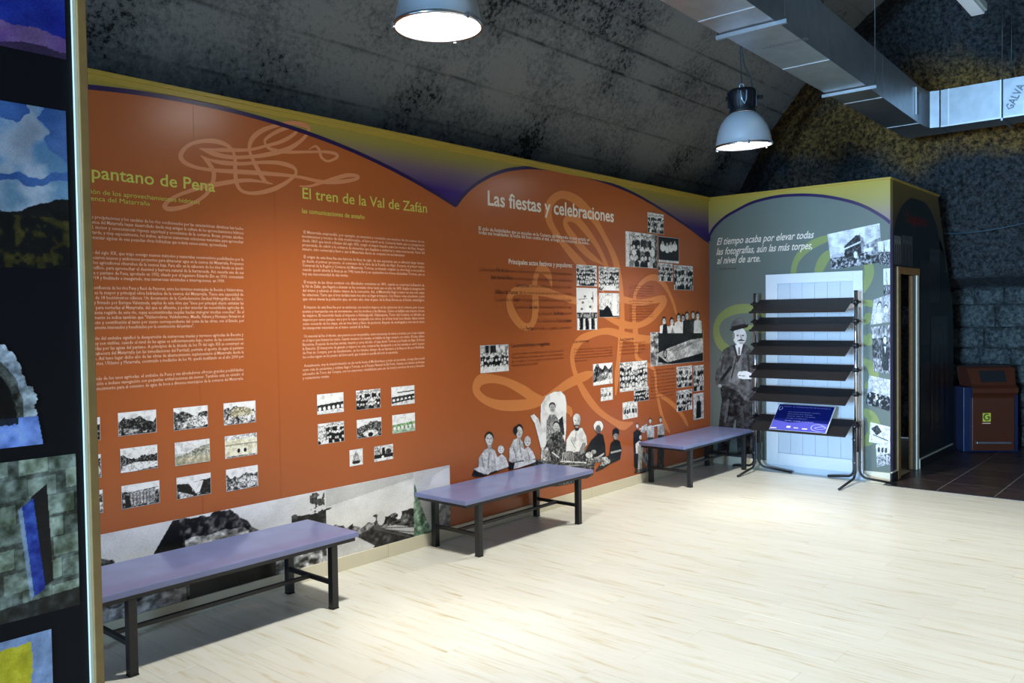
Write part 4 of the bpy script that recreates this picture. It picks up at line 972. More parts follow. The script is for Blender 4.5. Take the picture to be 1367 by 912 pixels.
# ================================================================== GREY WALL
YW = -1.917
bm = nb(); box(bm, 0.0, 0.08, YW, 0.0, 0, H)
wall_back = obj('wall_back', bm, 'spandrel_grey')
tag(wall_back, 'grey end wall with arch, quotation and a standing man in a bowler hat', 'wall', kind='structure')
AG = [tuple(p) for p in catmull(ARCHG, 4)]
AG = [(min(-0.0065, max(YW + 0.0005, a)), b) for a, b in AG]
flat_poly('mural_panel', [(-0.0065, 0.09)] + AG + [(YW + 0.0005, 0.09)], on_back, 0.0012, 'grey_vinyl', wall_back)
ribbon('arch_line', AG, 0.03, on_back, 0.0018, 'arch_purple', wall_back, taper=False, per=2)
for k, (wd, P) in enumerate(SWIRLS_G): ribbon('swirl', P, wd, on_back, 0.0020 + .0001 * k, 'swirl_green', wall_back)
lettering('quotation_lettering', [('El tiempo acaba por elevar todas', *HEAD['g1']), ('las fotografías, aún las más torpes,', *HEAD['g2']), ('al nivel de arte.', *HEAD['g3'])], on_back, 0.0040, 'text_white', wall_back, 0.012, 0.28, 3)
htext('small_lettering', 'g4', 'Susan Sontag', on_back, 'text_dark', wall_back)
# (grey photographs, overlapping, along the right edge)
def gpic(k):
    p = Pic(84, 66, (0, 0, 1, 1), .75, seed=abs(hash_s(k)) % 9999); sd = hash_s(k) % 999
    if k == 'house':
        p.put(p.Y < .6, .8, .05, p.N); p.put(p.Y > .68, .35, .5, p.N2); p.poly([(.28, .75), (.3, .42), (.55, .18), (.62, .2), (.62, .75)], .22, .2); p.line(.28, .5, .62, .38, .02, .85); p.poly([(.62, .2), (.62, .7), (.7, .62), (.68, .3)], .55); p.poly([(.66, .5), (1, .35), (1, .7), (.7, .75)], .55, .25); p.ell(.5, .7, .04, .09, .9); p.ell(.75, .62, .09, .05, .88)
    elif k == 'couple':
        p.put(np.ones_like(p.X, bool), .66, .12, p.N); p.face(.38, .35, .12, .17, .8, .3); p.poly([(.12, 1), (.15, .65), (.38, .5), (.6, .65), (.62, 1)], .78, .12); p.face(.75, .5, .1, .14, .78, .25); p.poly([(.58, 1), (.6, .75), (.76, .64), (.95, .75), (.97, 1)], .6, .15)
    elif k == 'miner':
        p.put(np.ones_like(p.X, bool), .3, .3, p.N2); p.put(p.Y < .25, .5, .3, p.N); p.put(p.Y > .7, .5, .35, p.N2); p.face(.72, .3, .09, .08, .85, .12); p.poly([(.5, .85), (.58, .5), (.72, .4), (.9, .5), (.92, .95), (.6, .95)], .22, .08); p.poly([(.66, .44), (.78, .44), (.72, .6)], .85)
    elif k in ('hill', 'sheet'):
        landscape(p, .3 if k == 'hill' else .2, .3, .78, .2, seed=sd); p.put(p.Y < .6, .7, .12, p.N2); p.put((p.Y > .55) & (p.N > .45), .12, .1)
        if k == 'sheet': p.put(np.ones_like(p.X, bool), .82, .15, p.N2); p.poly([(.05, .3), (.35, .05), (.6, .35), (.35, .6)], .25, .2); p.line(.2, .6, .9, .75, .03, .4)
    elif k == 'shards':
        p.put(np.ones_like(p.X, bool), .78, .2, p.N2); [p.ell(.2 + .25 * i, .25 + .05 * i, .09, .12, .3) or p.ell(.2 + .25 * i, .25 + .05 * i, .05, .08, .8) for i in range(3)]; p.put((p.Y > .5) & (p.N2 > .55), .35)
    else:
        p.put(p.Y < .5, .86, .05, p.N); p.put(p.Y > .45, .3, .5, p.N2); p.poly([(.4, .9), (.48, .1), (.56, .1), (.62, .9)], .5, .3)
    return p
for i, (k, q) in enumerate(GPH):
    q = [(max(YW + .001, a), b) for a, b in q]
    print_mesh('photo_print', gpic(k).finish(1.2, .06, .15), q, on_back, 0.0040 + i * .0003, wall_back, tint=(.92, .98, 1.06))
def d_man(p):
    t = fnoise(p.h, p.w, 40, p.rng, 3)
    p.poly([(100, 430), (215, 440), (292, 520), (300, 898), (212, 898), (196, 620), (168, 720), (142, 898), (82, 898), (95, 650), (112, 520)], .2, .12, t)
    p.line(150, 520, 130, 650, 8, .32); p.line(230, 560, 250, 760, 8, .28)
    p.poly([(70, 385), (85, 300), (122, 212), (185, 180), (258, 182), (300, 226), (310, 540), (250, 522), (214, 470), (112, 420), (104, 438), (76, 425)], .34, .1, t)
    p.poly([(160, 372), (190, 250), (240, 236), (222, 400), (205, 432), (148, 402)], .46, .06, t)
    p.line(186, 190, 205, 262, 6, .2); p.line(245, 190, 205, 285, 6, .22); p.line(165, 320, 108, 395, 9, .14); p.line(120, 260, 105, 340, 6, .24); p.line(270, 240, 280, 400, 6, .22); p.line(200, 262, 170, 385, 4, .22)
    p.poly([(192, 185), (240, 178), (226, 245), (208, 245)], .88); p.line(217, 200, 217, 240, 4, .45)
    p.ell(220, 132, 42, 54, .86, .04); p.put(((p.X - 183) / 8) ** 2 + ((p.Y - 130) / 20) ** 2 < 1, .5)
    for x in (208, 240): p.ell(x, 126, 7, 4.5, .25)
    p.line(226, 128, 232, 145, 4, .65); p.poly([(203, 158), (228, 148), (256, 158), (240, 162), (215, 162)], .3); p.line(218, 172, 240, 172, 2.5, .5)
    p.poly([(165, 80), (176, 46), (200, 24), (236, 22), (252, 46), (254, 70)], .38, .06); p.poly([(158, 92), (182, 78), (252, 62), (274, 60), (266, 76), (180, 100)], .16); p.line(174, 76, 250, 60, 4, .2)
    p.poly([(205, 365), (215, 345), (260, 342), (292, 355), (292, 390), (240, 392), (212, 385)], .88, .04); p.line(215, 370, 250, 372, 2.5, .5)
    p.ell(98, 432, 12, 10, .7); p.poly([(80, 898), (90, 830), (140, 830), (145, 898)], .55, .15); p.poly([(215, 898), (215, 850), (290, 850), (298, 898)], .5, .15)
figure('man', (60, 20, 345, 900), d_man, on_back, wall_back, d=0.0046, cell=0.005)
bb = empty('baseboard_back'); tag(bb, 'pale skirting below the grey wall', 'skirting', kind='structure')
boxo('skirting_piece', (-0.014, -0.0003, -0.66, -0.015, 0, 0.092), 'cream_board', bb, bev=.002)
boxo('skirting_piece', (-0.014, -0.0003, YW, -1.672, 0, 0.092), 'cream_board', bb, bev=.002)
boxo('skirting_piece', (-0.03, -0.0003, -1.672, -0.66, 0, 0.06), 'white_panel', bb, bev=.002)
tc_ = nb(); box(tc_, -0.018, 0.08, YW - 0.01, -0.025, H, H + 0.02, bev=.003); box(tc_, 0.0, 1.72, YW - 0.012, YW + 0.07, H + 0.0005, H + 0.0195)
tag(obj('trim_2', tc_, 'gold_trim'), 'gold ledge on top of the grey wall and the dark side wall', 'trim', kind='structure')

door1 = empty('door_1', (0, -1.17, 0)); tag(door1, 'closed white door with wide frame and pale panel behind the shelf rack', 'door', kind='structure')
def dbox(name, y0, y1, z0, z1, d0, d1, m, bev=.003): return boxo(name, (-d1, -d0, y0 + 1.17, y1 + 1.17, z0, z1), m, door1, bev)
dbox('stile', -0.80, -0.672, 0.061, 2.065, .003, .035, 'white_paint'); dbox('stile', -1.668, -1.575, 0.061, 2.065, .003, .035, 'white_paint')
dbox('head_rail', -1.575, -0.80, 1.965, 2.065, .003, .035, 'white_paint'); dbox('bottom_rail', -1.575, -0.80, 0.061, 0.19, .003, .035, 'white_paint')
for k in range(6):
    w = 0.775 / 6; dbox('panel_board', -1.575 + k * w + .001, -1.575 + (k + 1) * w - .001, .19, 1.965, .003, .018, 'white_panel', .0015)

# ================================================================== DARK SIDE WALL with the open doorway
bm = nb()
DX0, DX1, DZ = 0.28, 0.85, 2.03
def prism(bm, pts, y0, y1):
    a = [bm.verts.new((x, y0, z)) for x, z in pts]; b = [bm.verts.new((x, y1, z)) for x, z in pts]; n = len(pts)
    bm.faces.new(a); bm.faces.new(list(reversed(b)))
    for i in range(n): bm.faces.new((a[i], b[i], b[(i + 1) % n], a[(i + 1) % n]))
prism(bm, [(0.081, 0), (DX0, 0), (DX0, DZ), (0.081, DZ)], YW, YW + .07)
prism(bm, [(0.081, DZ), (DX1, DZ), (DX1, H), (0.081, H)], YW, YW + .07)
prism(bm, [(DX1, 0), (2.38, 0), (2.38, 1.35), (2.30, 1.8), (2.02, 2.3), (1.72, 2.88), (1.70, H), (DX1, H)], YW, YW + .07)
wall_side = obj('wall_right', bm, 'spandrel_dark'); tag(wall_side, 'dark printed side wall of the small room with an open doorway', 'wall', kind='structure')
AS = [(x, 2.28 + 0.56 * math.sqrt(max(0, 1 - ((x - 0.93) / 0.86) ** 2))) for x in np.linspace(0.075, 1.78, 40)]
AS = [(x, min(z, 2.82 - max(0, x - 1.2) * .35)) for x, z in AS]
flat_poly('mural_panel', [(0.082, DZ + .07)] + AS + [(1.98, 2.3), (2.0, DZ + .07)], on_side, .0012, 'dark_vinyl', wall_side)
flat_poly('mural_panel', [(DX1, .1), (DX1, DZ + .07), (2.14, DZ + .07), (2.29, 1.8), (2.37, 1.35), (2.37, .1)], on_side, .0012, 'dark_vinyl', wall_side)
flat_poly('mural_panel', [(0.082, .1), (0.082, DZ + .07), (DX0, DZ + .07), (DX0, .1)], on_side, .0012, 'dark_vinyl', wall_side)
lettering('title_lettering', [('Lugares', 0.52, 1.25, 2.56, 0.11)], on_side, .003, 'text_red', wall_side, .01)
def ghost(seed, base):
    p = Pic(60, 80, (0, 0, 1, 1), base, seed=seed); p.put(np.ones_like(p.X, bool), base, .08, p.N2)
    for k in range(3): x = .2 + .3 * k; p.poly([(x - .1, 1), (x - .09, .35), (x, .25), (x + .09, .35), (x + .1, 1)], base * .6, .05); p.ell(x, .2, .06, .07, base * 1.3)
    return p
for i, (x0, x1, z0, z1, b) in enumerate([(.1, .34, 2.12, 2.4, .42), (.36, .72, 2.12, 2.42, .3), (1.35, 1.75, 1.75, 2.34, .22), (1.0, 1.35, 1.3, 2.2, .16), (1.4, 2.1, .35, 1.6, .2), (1.0, 1.35, .3, 1.1, .15)]):
    print_mesh('photo_print', ghost(60 + i, b), rect(x0, x1, z0, z1), on_side, .003 + .0004 * i, wall_side)
br_ = empty('baseboard_right'); tag(br_, 'dark skirting with pale top edge on the side wall', 'skirting', kind='structure')
boxo('skirting_piece', (0.95, 2.3, YW - .016, YW - .0003, 0, .09), 'dark_vinyl', br_); boxo('top_edge', (0.945, 2.3, YW - .018, YW - .0003, .0905, .1), 'cream_board', br_)
boxo('top_edge', (0.935, 0.945, YW - .018, YW - .0003, 0, .1), 'cream_board', br_)
boxo('skirting_piece', (0.0, 0.19, YW - .014, YW - .0003, 0, .09), 'dark_vinyl', br_); boxo('top_edge', (0.0, 0.19, YW - .016, YW - .0003, .0905, .1), 'cream_board', br_)
door2 = empty('door_2', (0.53, YW, 0)); tag(door2, 'narrow open doorway framed in tan wood and cream', 'door', kind='structure')
boxo('jamb', (-.33, -.251, -.016, .07, 0, 2.10), 'tan_wood', door2, .003)
boxo('jamb', (.321, .40, -.012, .05, 0, 2.03), 'cream_board', door2, .003)
boxo('lintel', (-.249, .42, -.013, .07, 2.03, 2.10), 'oak_dark', door2, .003)
boxo('stop', (.312, .3205, .03, .07, 0, 2.03), 'oak_dark', door2, .002)
# the small room behind: its far wall
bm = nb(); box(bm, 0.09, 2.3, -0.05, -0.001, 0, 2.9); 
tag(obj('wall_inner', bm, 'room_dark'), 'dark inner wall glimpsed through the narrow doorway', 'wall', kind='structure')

# ================================================================== BENCHES
def copy_tree(o, parent=None):
    c = o.copy(); COL.objects.link(c)
    if parent is not None: c.parent = parent
    for ch in list(o.children): copy_tree(ch, c)
    return c
def make_bench():
    b = empty('bench')
    L, D, T = 1.49, 0.50, 0.415           # length (x), depth (y), height of the seat
    top = boxo('seat_board', (-L / 2, L / 2, -D / 2, D / 2, T - 0.030, T), 'lilac', b, 0.004)
    fr = nb()
    for y in (-D / 2 + .012, D / 2 - .037): box(fr, -L / 2 + .02, L / 2 - .02, y, y + .025, T - .052, T - .0305)
    for x in (-L / 2 + .02, L / 2 - .045): box(fr, x, x + .025, -D / 2 + .037, D / 2 - .037, T - .052, T - .0305)
    obj('seat_frame', fr, 'black_metal', b)
    lx, ly = L / 2 - .165, D / 2 - .035
    for sx in (-1, 1):
        for sy in (-1, 1):
            leg = boxo('leg', (sx * lx - .021, sx * lx + .021, sy * ly - .021, sy * ly + .021, 0.008, T - .0525), 'black_metal', b, .003)
            boxo('foot_cap', (sx * lx - .022, sx * lx + .022, sy * ly - .022, sy * ly + .022, 0.0005, 0.0078), 'black_plastic', leg)
        boxo('end_rail', (sx * lx - .011, sx * lx + .011, -ly + .0215, ly - .0215, .135, .16), 'black_metal', b, .002)
    boxo('long_rail', (-lx + .0115, lx - .0115, -.012, .012, .137, .158), 'black_metal', b, .002)
    return b
b0 = make_bench()
BENCH = [(-6.185, -0.335, 'lilac bench with black legs beside the dark display stand, nearest the viewer'),
         (-3.74, -0.275, 'lilac bench with black legs, middle one, below the printed family figures'),
         (-0.775, -0.275, 'lilac bench with black legs in the far corner beside the shelf rack')]
for i, (x, y, lab) in enumerate(BENCH):
    o = b0 if i == 0 else copy_tree(b0)
    o.location = (x, y, 0)
    tag(o, lab, 'bench', 'lilac benches along the orange wall')

# ================================================================== SHELF RACK
rk = empty('shelf_rack', (-0.2, -1.145, 0)); tag(rk, 'black six-shelf leaflet rack on chrome posts before the white door', 'shelf rack')
PYS = (0.515, -0.515)
SH = [1.80, 1.615, 1.379, 1.143, 0.907, 0.606]
for py in PYS:
    post = obj('post', tube(nb(), [(0, py, .30), (0, py, 1.862)], .0185, 20), 'chrome', rk)
    obj('post_cap', tube(nb(), [(0, py, 1.8625), (0, py, 1.868)], .019, 16), 'black_plastic', post)
    for k, (ang, ln) in enumerate(((math.pi, .43 if py > 0 else .47), (-math.pi / 2 + .25, .36), (math.pi / 2 - .36, .34))):
        c, s = math.cos(ang), math.sin(ang); r0 = .03
        pts = [(c * r0, py + s * r0, .60), (c * r0, py + s * r0, .13)]
        for t in np.linspace(0.15, 1, 7):
            a = t * math.pi / 2 * .82
            pts.append((c * (r0 + .085 * (1 - math.cos(a))), py + s * (r0 + .085 * (1 - math.cos(a))), .13 - .085 * math.sin(a)))
        pts.append((c * ln, py + s * ln, .0125))
        leg = obj('leg', tube(nb(), pts, .0115, 12), 'black_metal', rk)
        for z in (.55, .42, .2):
            obj('bolt', tube(nb(), [(c * .041, py + s * .041, z), (c * .049, py + s * .049, z)], .006, 8), 'chrome', leg)
for zi in SH:
    sh = nb(); zb = zi; zf = zi - 0.135
    y0, y1 = -.49, .475
    # tilted tray with a small front lip
    pr = [(.03, zb), (-.225, zf), (-.238, zf + .016), (-.243, zf + .014), (-.229, zf - .006), (.03, zb - .006)]
    a = [sh.verts.new((x, y0, z)) for x, z in pr]; b = [sh.verts.new((x, y1, z)) for x, z in pr]; n = len(pr)
    sh.faces.new(a); sh.faces.new(list(reversed(b)))
    for i in range(n): sh.faces.new((a[i], b[i], b[(i + 1) % n], a[(i + 1) % n]))
    s_o = obj('shelf', sh, 'black_shelf', rk)
    for py in PYS:
        z = zb - .045
        cl = nb(); tube(cl, [(0, py, z - .022), (0, py, z + .022)], .027, 18)
        box(cl, -.035, .02, py - .004 * (1 if py > 0 else -1) - (.035 if py > 0 else 0), py - .004 * (1 if py > 0 else -1) + (0 if py > 0 else .035), z - .012, z + .012)
        obj('clamp', cl, 'black_plastic', s_o)
        sgn = 1 if py > 0 else -1
        obj('knob', tube(nb(), [(0, py + sgn * .0275, z), (0, py + sgn * .042, z), (0, py + sgn * .048, z)], [.009, .013, .010], 12), 'black_plastic', s_o)

# leaflet board lying on the lowest shelf
cd = empty('information_card', (-0.20, -1.17, 0.6)); tag(cd, 'blue and violet printed card lying tilted on the lowest black shelf', 'card')
A_ = Vector((-0.228, 0, 0.4775 - 0.6 + .0)); 
def card_pt(u, v, d):
    # u 0..1 left to right, v 0..1 bottom to top; leaning back from the front lip
    x = -0.218 + v * 0.262; z = -0.118 + v * 0.232
    nx_, nz_ = -0.663, 0.749
    return (x + nx_ * d, 0.295 - u * 0.575, z + nz_ * d)
def card_poly(name, P, d, m, par): 
    return mesh_obj(name, [card_pt(u, v, d) for u, v in P], [tuple(range(len(P)))], m, par)
bm = nb(); q0 = [bm.verts.new(card_pt(u, v, 0)) for u, v in ((0, 0), (1, 0), (1, 1), (0, 1))]; q1 = [bm.verts.new(card_pt(u, v, .008)) for u, v in ((0, 0), (1, 0), (1, 1), (0, 1))]
bm.faces.new(list(reversed(q0))); bm.faces.new(q1)
for i in range(4): bm.faces.new((q0[i], q0[(i + 1) % 4], q1[(i + 1) % 4], q1[i]))
board = obj('board', bm, 'white_paint', cd)
card_poly('printed_sheet', [(.004, .006), (.985, .006), (.985, .995), (.004, .995)], .0086, 'card_blue', board)
card_poly('violet_band', [(.004, .006), (.985, .006), (.985, .33), (.6, .36), (.3, .3), (.004, .38)], .0090, 'card_violet', board)
place_card = lambda a, b, d: card_pt(a, b, d)
for _row in [('Centro de interpretación de la comarca', .09, .93, .90, .03), ('Para conocer la historia y las costumbres', .22, .78, .70, .028), ('de los pueblos del río Matarraña', .22, .66, .62, .028), ('visite las salas de esta planta', .22, .72, .54, .028), ('y el espacio de audiovisuales', .22, .6, .46, .028), ('Horario: consulte en recepción', .22, .72, .355, .032)]:
    lettering('card_lettering', [_row], place_card, .0095, 'card_pale', board)
for u0, u1, v0, v1 in ((.01, .12, .05, .08), (.29, .36, .1, .17), (.42, .50, .1, .13), (.57, .66, .08, .12)): card_poly('logo', [(u0, v0), (u1, v0), (u1, v1), (u0, v1)], .0096, 'text_white', board)
ribbon('swirl', [(.98, .04), (.86, .04), (.74, .1), (.72, .22), (.80, .3), (.9, .26), (.96, .18), (.86, .12), (.78, .17), (.88, .22), (.98, .22)], .018, place_card, .0093, 'card_pale', board)
ribbon('swirl', [(.05, .93), (.025, .85), (.05, .76), (.085, .82), (.07, .9)], .014, place_card, .0093, 'card_pale', board)

# ================================================================== PENDANT LAMPS
def make_lamp():
    l = empty('pendant_lamp')          # origin = centre of the rim
    prof = [(.229, 0.0), (.232, .012), (.227, .02), (.222, .05), (.212, .10), (.195, .155), (.168, .205), (.135, .243), (.108, .262), (.10, .27)]
    bm = nb(); lathe(bm, prof + [(r - .006, z - .004) for r, z in reversed(prof[2:])] + [(.222, .002)], 48)
    obj('shade', bm, 'lamp_shell', l)
    g = nb(); lathe(g, [(.0005, .006), (.12, .004), (.2215, .008)], 48)
    obj('glass_disc', g, 'lamp_glass', l)
    sd = bpy.data.lights.new('lamp_beam', 'SPOT'); sd.energy = LAMP_W; sd.spot_size = math.radians(124); sd.spot_blend = 0.85
    sd.shadow_soft_size = 0.12; sd.color = (1.0, 0.975, 0.92)
    so = bpy.data.objects.new('lamp_beam', sd); COL.objects.link(so); so.parent = l; so.location = (0, 0, -0.008)
    rim = nb(); lathe(rim, [(.222, -.001), (.222, -.006), (.234, -.006), (.236, .004), (.2325, .012)], 48)
    ring = obj('rim_ring', rim, 'chrome', l)
    for a in (.4, 2.5, 4.6): 
        c, s = math.cos(a), math.sin(a); M = Matrix.Translation((c * .236, s * .236, 0)) @ Matrix.Rotation(a, 4, 'Z')
        b_ = nb(); box(b_, -.004, .006, -.008, .008, -.014, .012, bev=.002, M=M); obj('clip', b_, 'chrome', ring)
    h = nb(); lathe(h, [(.0005, .272), (.104, .272), (.108, .285), (.098, .30), (.108, .345), (.118, .40), (.116, .44), (.098, .462), (.05, .47), (.0005, .472)], 32)
    hs = obj('gear_housing', h, 'lamp_housing', l)
    for a in range(0, 360, 30):
        M = Matrix.Rotation(math.radians(a), 4, 'Z'); b_ = nb(); box(b_, .098, .122, -.004, .004, .31, .44, M=M); obj('cooling_fin', b_, 'lamp_housing', hs)
    for s in (-1, 1):
        b_ = nb(); box(b_, s * .115 - .02, s * .115 + .035 * s + .02, -.02, .02, .375, .405, bev=.006); obj('lug', b_, 'lamp_housing', hs)
    lv = tube(nb(), [(-.045, -.118, .43), (-.035, -.119, .36), (-.015, -.117, .325), (.0, -.122, .36), (.005, -.122, .43)], .005, 8); obj('lever', lv, 'lamp_lever', hs)
    ey = tube(nb(), [(.018 * math.cos(t), 0, .489 + .018 * math.sin(t)) for t in np.linspace(0, 2 * math.pi, 15)], .004, 8); obj('hook', ey, 'lamp_lever', l)
    return l
l0 = make_lamp()
LAMPS = [(-5.417, -1.287, 3.172, 'large grey dome lamp hanging above the first orange panels, cut by the picture top'),
         (-1.942, -1.340, 3.048, 'grey dome pendant lamp with black housing hanging in front of the air duct'),
         (-5.4, -5.3, 3.15, 'grey dome pendant lamp of the second row over the open floor'),
         (-1.94, -5.3, 3.15, 'grey dome pendant lamp of the second row over the tiled end')]
for i, (x, y, z, lab) in enumerate(LAMPS):
    o = l0 if i == 0 else copy_tree(l0)
    o.location = (x, y, z); tag(o, lab, 'lamp', 'dome pendant lamps')
    if i == 1: o.rotation_euler = (math.radians(2.5), math.radians(-2.5), -0.86)
    top = vault_z(y) - z
    tube_m = nb(); tube(tube_m, [(0, 0, .507), (0.0, 0, top + .01)], .004, 8); tube(tube_m, [(.01, 0, top), (.012, .002, .8), (.03, .01, .66), (.085, .03, .56), (.1, .03, .45)], .005, 8)
    c = obj('cable', tube_m, 'cable_teal', o)

# ================================================================== AIR DUCT
du = empty('air_duct', (0, 0, 0)); tag(du, 'galvanised rectangular air duct hung under the vault, turning right at its end', 'air duct')
ZB, ZT = 3.60, 3.985
yl = lambda x: -1.74 + (x + 4) * 0.0231
yr = lambda x: -2.15 + (x + 4) * 0.0423
cuts = [-7.5, -5.3, -3.43, -1.98, -0.50, 0.86]
for a, b in zip(cuts[:-1], cuts[1:]):
    bm = nb(); a_ = a + .004; b_ = b - .004
    P = [(a_, yl(a_)), (b_, yl(b_)), (b_, yr(b_)), (a_, yr(a_))]
    lo = [bm.verts.new((x, y, ZB)) for x, y in P]; hi = [bm.verts.new((x, y, ZT)) for x, y in P]
    bm.faces.new(lo); bm.faces.new(list(reversed(hi)))
    for i in range(4): bm.faces.new((lo[i], hi[i], hi[(i + 1) % 4], lo[(i + 1) % 4]))
    obj('duct_section', bm, 'galvanised', du)
for x in cuts[1:]:
    bm = nb(); e = .003
    for (y0, y1, z0, z1) in ((yr(x), yl(x), ZB - e, ZB),):
        box(bm, x - .005, x + .005, y0, y1, z0, z1)
    obj('joint_flange', bm, 'galvanised_edge', du)
# elbow and the branch towards the right
bm = nb(); X0, X1 = .866, 1.60
P = [(X0, yl(X0)), (X1, yl(X0)), (X1, -2.05), (1.215, -2.05), (1.19, -1.965), (1.10, yr(1.0) - .01), (X0, yr(X0))]
lo = [bm.verts.new((x, y, ZB)) for x, y in P]; hi = [bm.verts.new((x, y, ZT)) for x, y in P]; n = len(P)
bm.faces.new(lo); bm.faces.new(list(reversed(hi)))
for i in range(n): bm.faces.new((lo[i], hi[i], hi[(i + 1) % n], lo[(i + 1) % n]))
obj('elbow', bm, 'galvanised', du)
bcuts = [-2.06, -2.62, -4.1, -5.6]
for a, b in zip(bcuts[:-1], bcuts[1:]):
    boxo('duct_section', (1.215, 1.60, b + .004, a - .004, ZB, ZT), 'galvanised', du)
for y in bcuts[1:]:
    bm = nb(); e = .003
    box(bm, 1.215 - e, 1.215, y - .005, y + .005, ZB - e, ZT + e); box(bm, 1.215, 1.6, y - .005, y + .005, ZB - e, ZB); obj('joint_flange', bm, 'galvanised_edge', du)
boxo('edge_strip', (1.208, 1.2148, -5.6, -2.064, ZB - .004, ZB + .012), 'galvanised_edge', du)
boxo('corner_strip', (1.205, 1.2145, -2.15, -2.135, ZB, ZT), 'galvanised_edge', du)
for x in (-5.0, -3.1, -1.0):
    bar = boxo('hanger_bar', (x - .012, x + .012, yr(x) - .085, yl(x) + .03, ZB - .035, ZB - .0085), 'galvanised', du)
    for y in (yr(x) - .07, yl(x) + .02):
        obj('hanger_rod', tube(nb(), [(x, y, ZB - .008), (x, y, vault_z(y) + .01)], .005, 8), 'glass_frame', bar)
for y in (-2.62, -4.1):
    bar = boxo('hanger_bar', (1.16, 1.66, y - .03, y - .012, ZB - .035, ZB - .0085), 'galvanised', du)
    for x in (1.18, 1.64): obj('hanger_rod', tube(nb(), [(x, y - .02, ZB - .008), (x, y - .02, vault_z(y, 5.1) + .02)], .005, 8), 'glass_frame', bar)
ht = boxo('hatch', (0.70, 0.80, yr(.75) - .014, yr(.75) - .0045, ZB + .08, ZT - .09), 'black_plastic', du)
boxo('hatch_edge', (0.688, 0.699, yr(.7) - .018, yr(.7) - .0045, ZB + .06, ZT - .05), 'galvanised_edge', du)
lettering('printed_lettering', [('CHAPA GALVANIZADA', -2.14, -1.80, -2.62, .05)], lambda a, b, d: (b + .0, a, ZB - d), .0015, 'duct_ink', du, .0)
lettering('printed_lettering', [('GALVA', 0.0, 0.26, 0.0, .07)], lambda a, b, d: (1.215 - d, -2.72 - a * .45 + b * .9, ZB + .06 + a * .9 + b * .45), .0015, 'duct_ink', du, .02)

# ================================================================== small fittings
lf = empty('light_fitting', (-0.53, -2.66, 4.32)); tag(lf, 'pale unlit ceiling light fitting at the upper right edge', 'light fitting')
boxo('housing', (-.6, .6, -.07, .07, .03, .1), 'fixture', lf, .006); boxo('diffuser', (-.58, .58, -.055, .055, 0, .0295), 'white_paint', lf, .008)
for x in (-.45, .45): obj('hanger_rod', tube(nb(), [(x, 0, .1005), (x, 0, vault_z(-2.66) - 4.32 + .01)], .004, 8), 'glass_frame', lf)
ck = tube(nb(), [(2.26 + .03 * math.sin(k), -1.6 - k * .12, 2.60 - .05 * math.sin(k * .4)) for k in range(12)], .007, 8)
tag(obj('wall_cable', ck, 'cable_teal'), 'thin teal cable strung across the rough stone wall', 'cable')

# ================================================================== RECYCLING BIN
bn = empty('recycling_bin', (2.53, -2.305, 0), math.atan2(-0.811, 0.585)); tag(bn, 'rust-brown recycling bin with sloping hooded mouth before the stone wall', 'bin')
W2 = .235
body = boxo('body', (-W2 - .085, W2 + .06, .035, .36, .0, .76), 'bin_blue', bn, .008)
boxo('front_panel', (-W2, W2, 0.0, .034, .02, .64), 'bin_brown', bn, .004)
bm = nb()   # hood: swells forward, then a sloping face with the mouth
pr = [(.0, .641), (-.01, .66), (-.05, .70), (-.055, .75), (-.01, .79), (.08, .98), (.13, 1.0), (.30, 1.0), (.34, .97), (.34, .765), (.0, .761)]
wx = [W2, W2, W2 + .02, W2 + .02, W2 + .01, W2 + .035, W2 + .035, W2 + .03, W2 + .03, W2, W2]
a = [bm.verts.new((-w, y, z)) for (y, z), w in zip(pr, wx)]; b = [bm.verts.new((w, y, z)) for (y, z), w in zip(pr, wx)]; n = len(pr)
for i in range(n): bm.faces.new((a[i], b[i], b[(i + 1) % n], a[(i + 1) % n]))
fa = bm.faces.new(list(reversed(a))); fb = bm.faces.new(b)
bmesh.ops.triangulate(bm, faces=[fa, fb]); bmesh.ops.recalc_face_normals(bm, faces=bm.faces[:])
hood = obj('hood', bm, 'bin_brown', bn)
def slope(u, v, d): return (u, -.01 + .09 * v - d * .9, .79 + .19 * v + d * .42)
mesh_obj('mouth', [slope(-.14, .15, .003), slope(.15, .15, .003), slope(.15, .85, .003), slope(-.14, .85, .003)], [(0, 1, 2, 3)], 'bin_mouth', hood)
bm = nb()
for (u0, u1, v0, v1) in ((-.16, .17, .08, .15), (-.16, .17, .85, .92), (-.16, -.14, .15, .85), (.15, .17, .15, .85)):
    bm.faces.new([bm.verts.new(slope(*p, .006)) for p in ((u0, v0), (u1, v0), (u1, v1), (u0, v1))])
obj('mouth_rim', bm, 'bin_brown', hood)
onb = lambda a, b, d: (a, -d, b)
mesh_obj('logo', [onb(-.12, .36, .002), onb(-.03, .36, .002), onb(-.03, .46, .002), onb(-.12, .46, .002)], [(0, 1, 2, 3)], 'logo_yellow', bn)
ribbon('logo_mark', [(-.045, .44), (-.085, .445), (-.105, .41), (-.08, .378), (-.05, .39), (-.05, .415), (-.075, .412)], .016, onb, .003, 'logo_green', bn)
mesh_obj('label_line', [onb(-.125, .335, .002), onb(-.03, .335, .002), onb(-.03, .345, .002), onb(-.125, .345, .002)], [(0, 1, 2, 3)], 'text_cream', bn)
obj('foot_pedal', box(nb(), -.19, .2, -.02, -.0005, .10, .125, bev=.004), 'galvanised', bn)

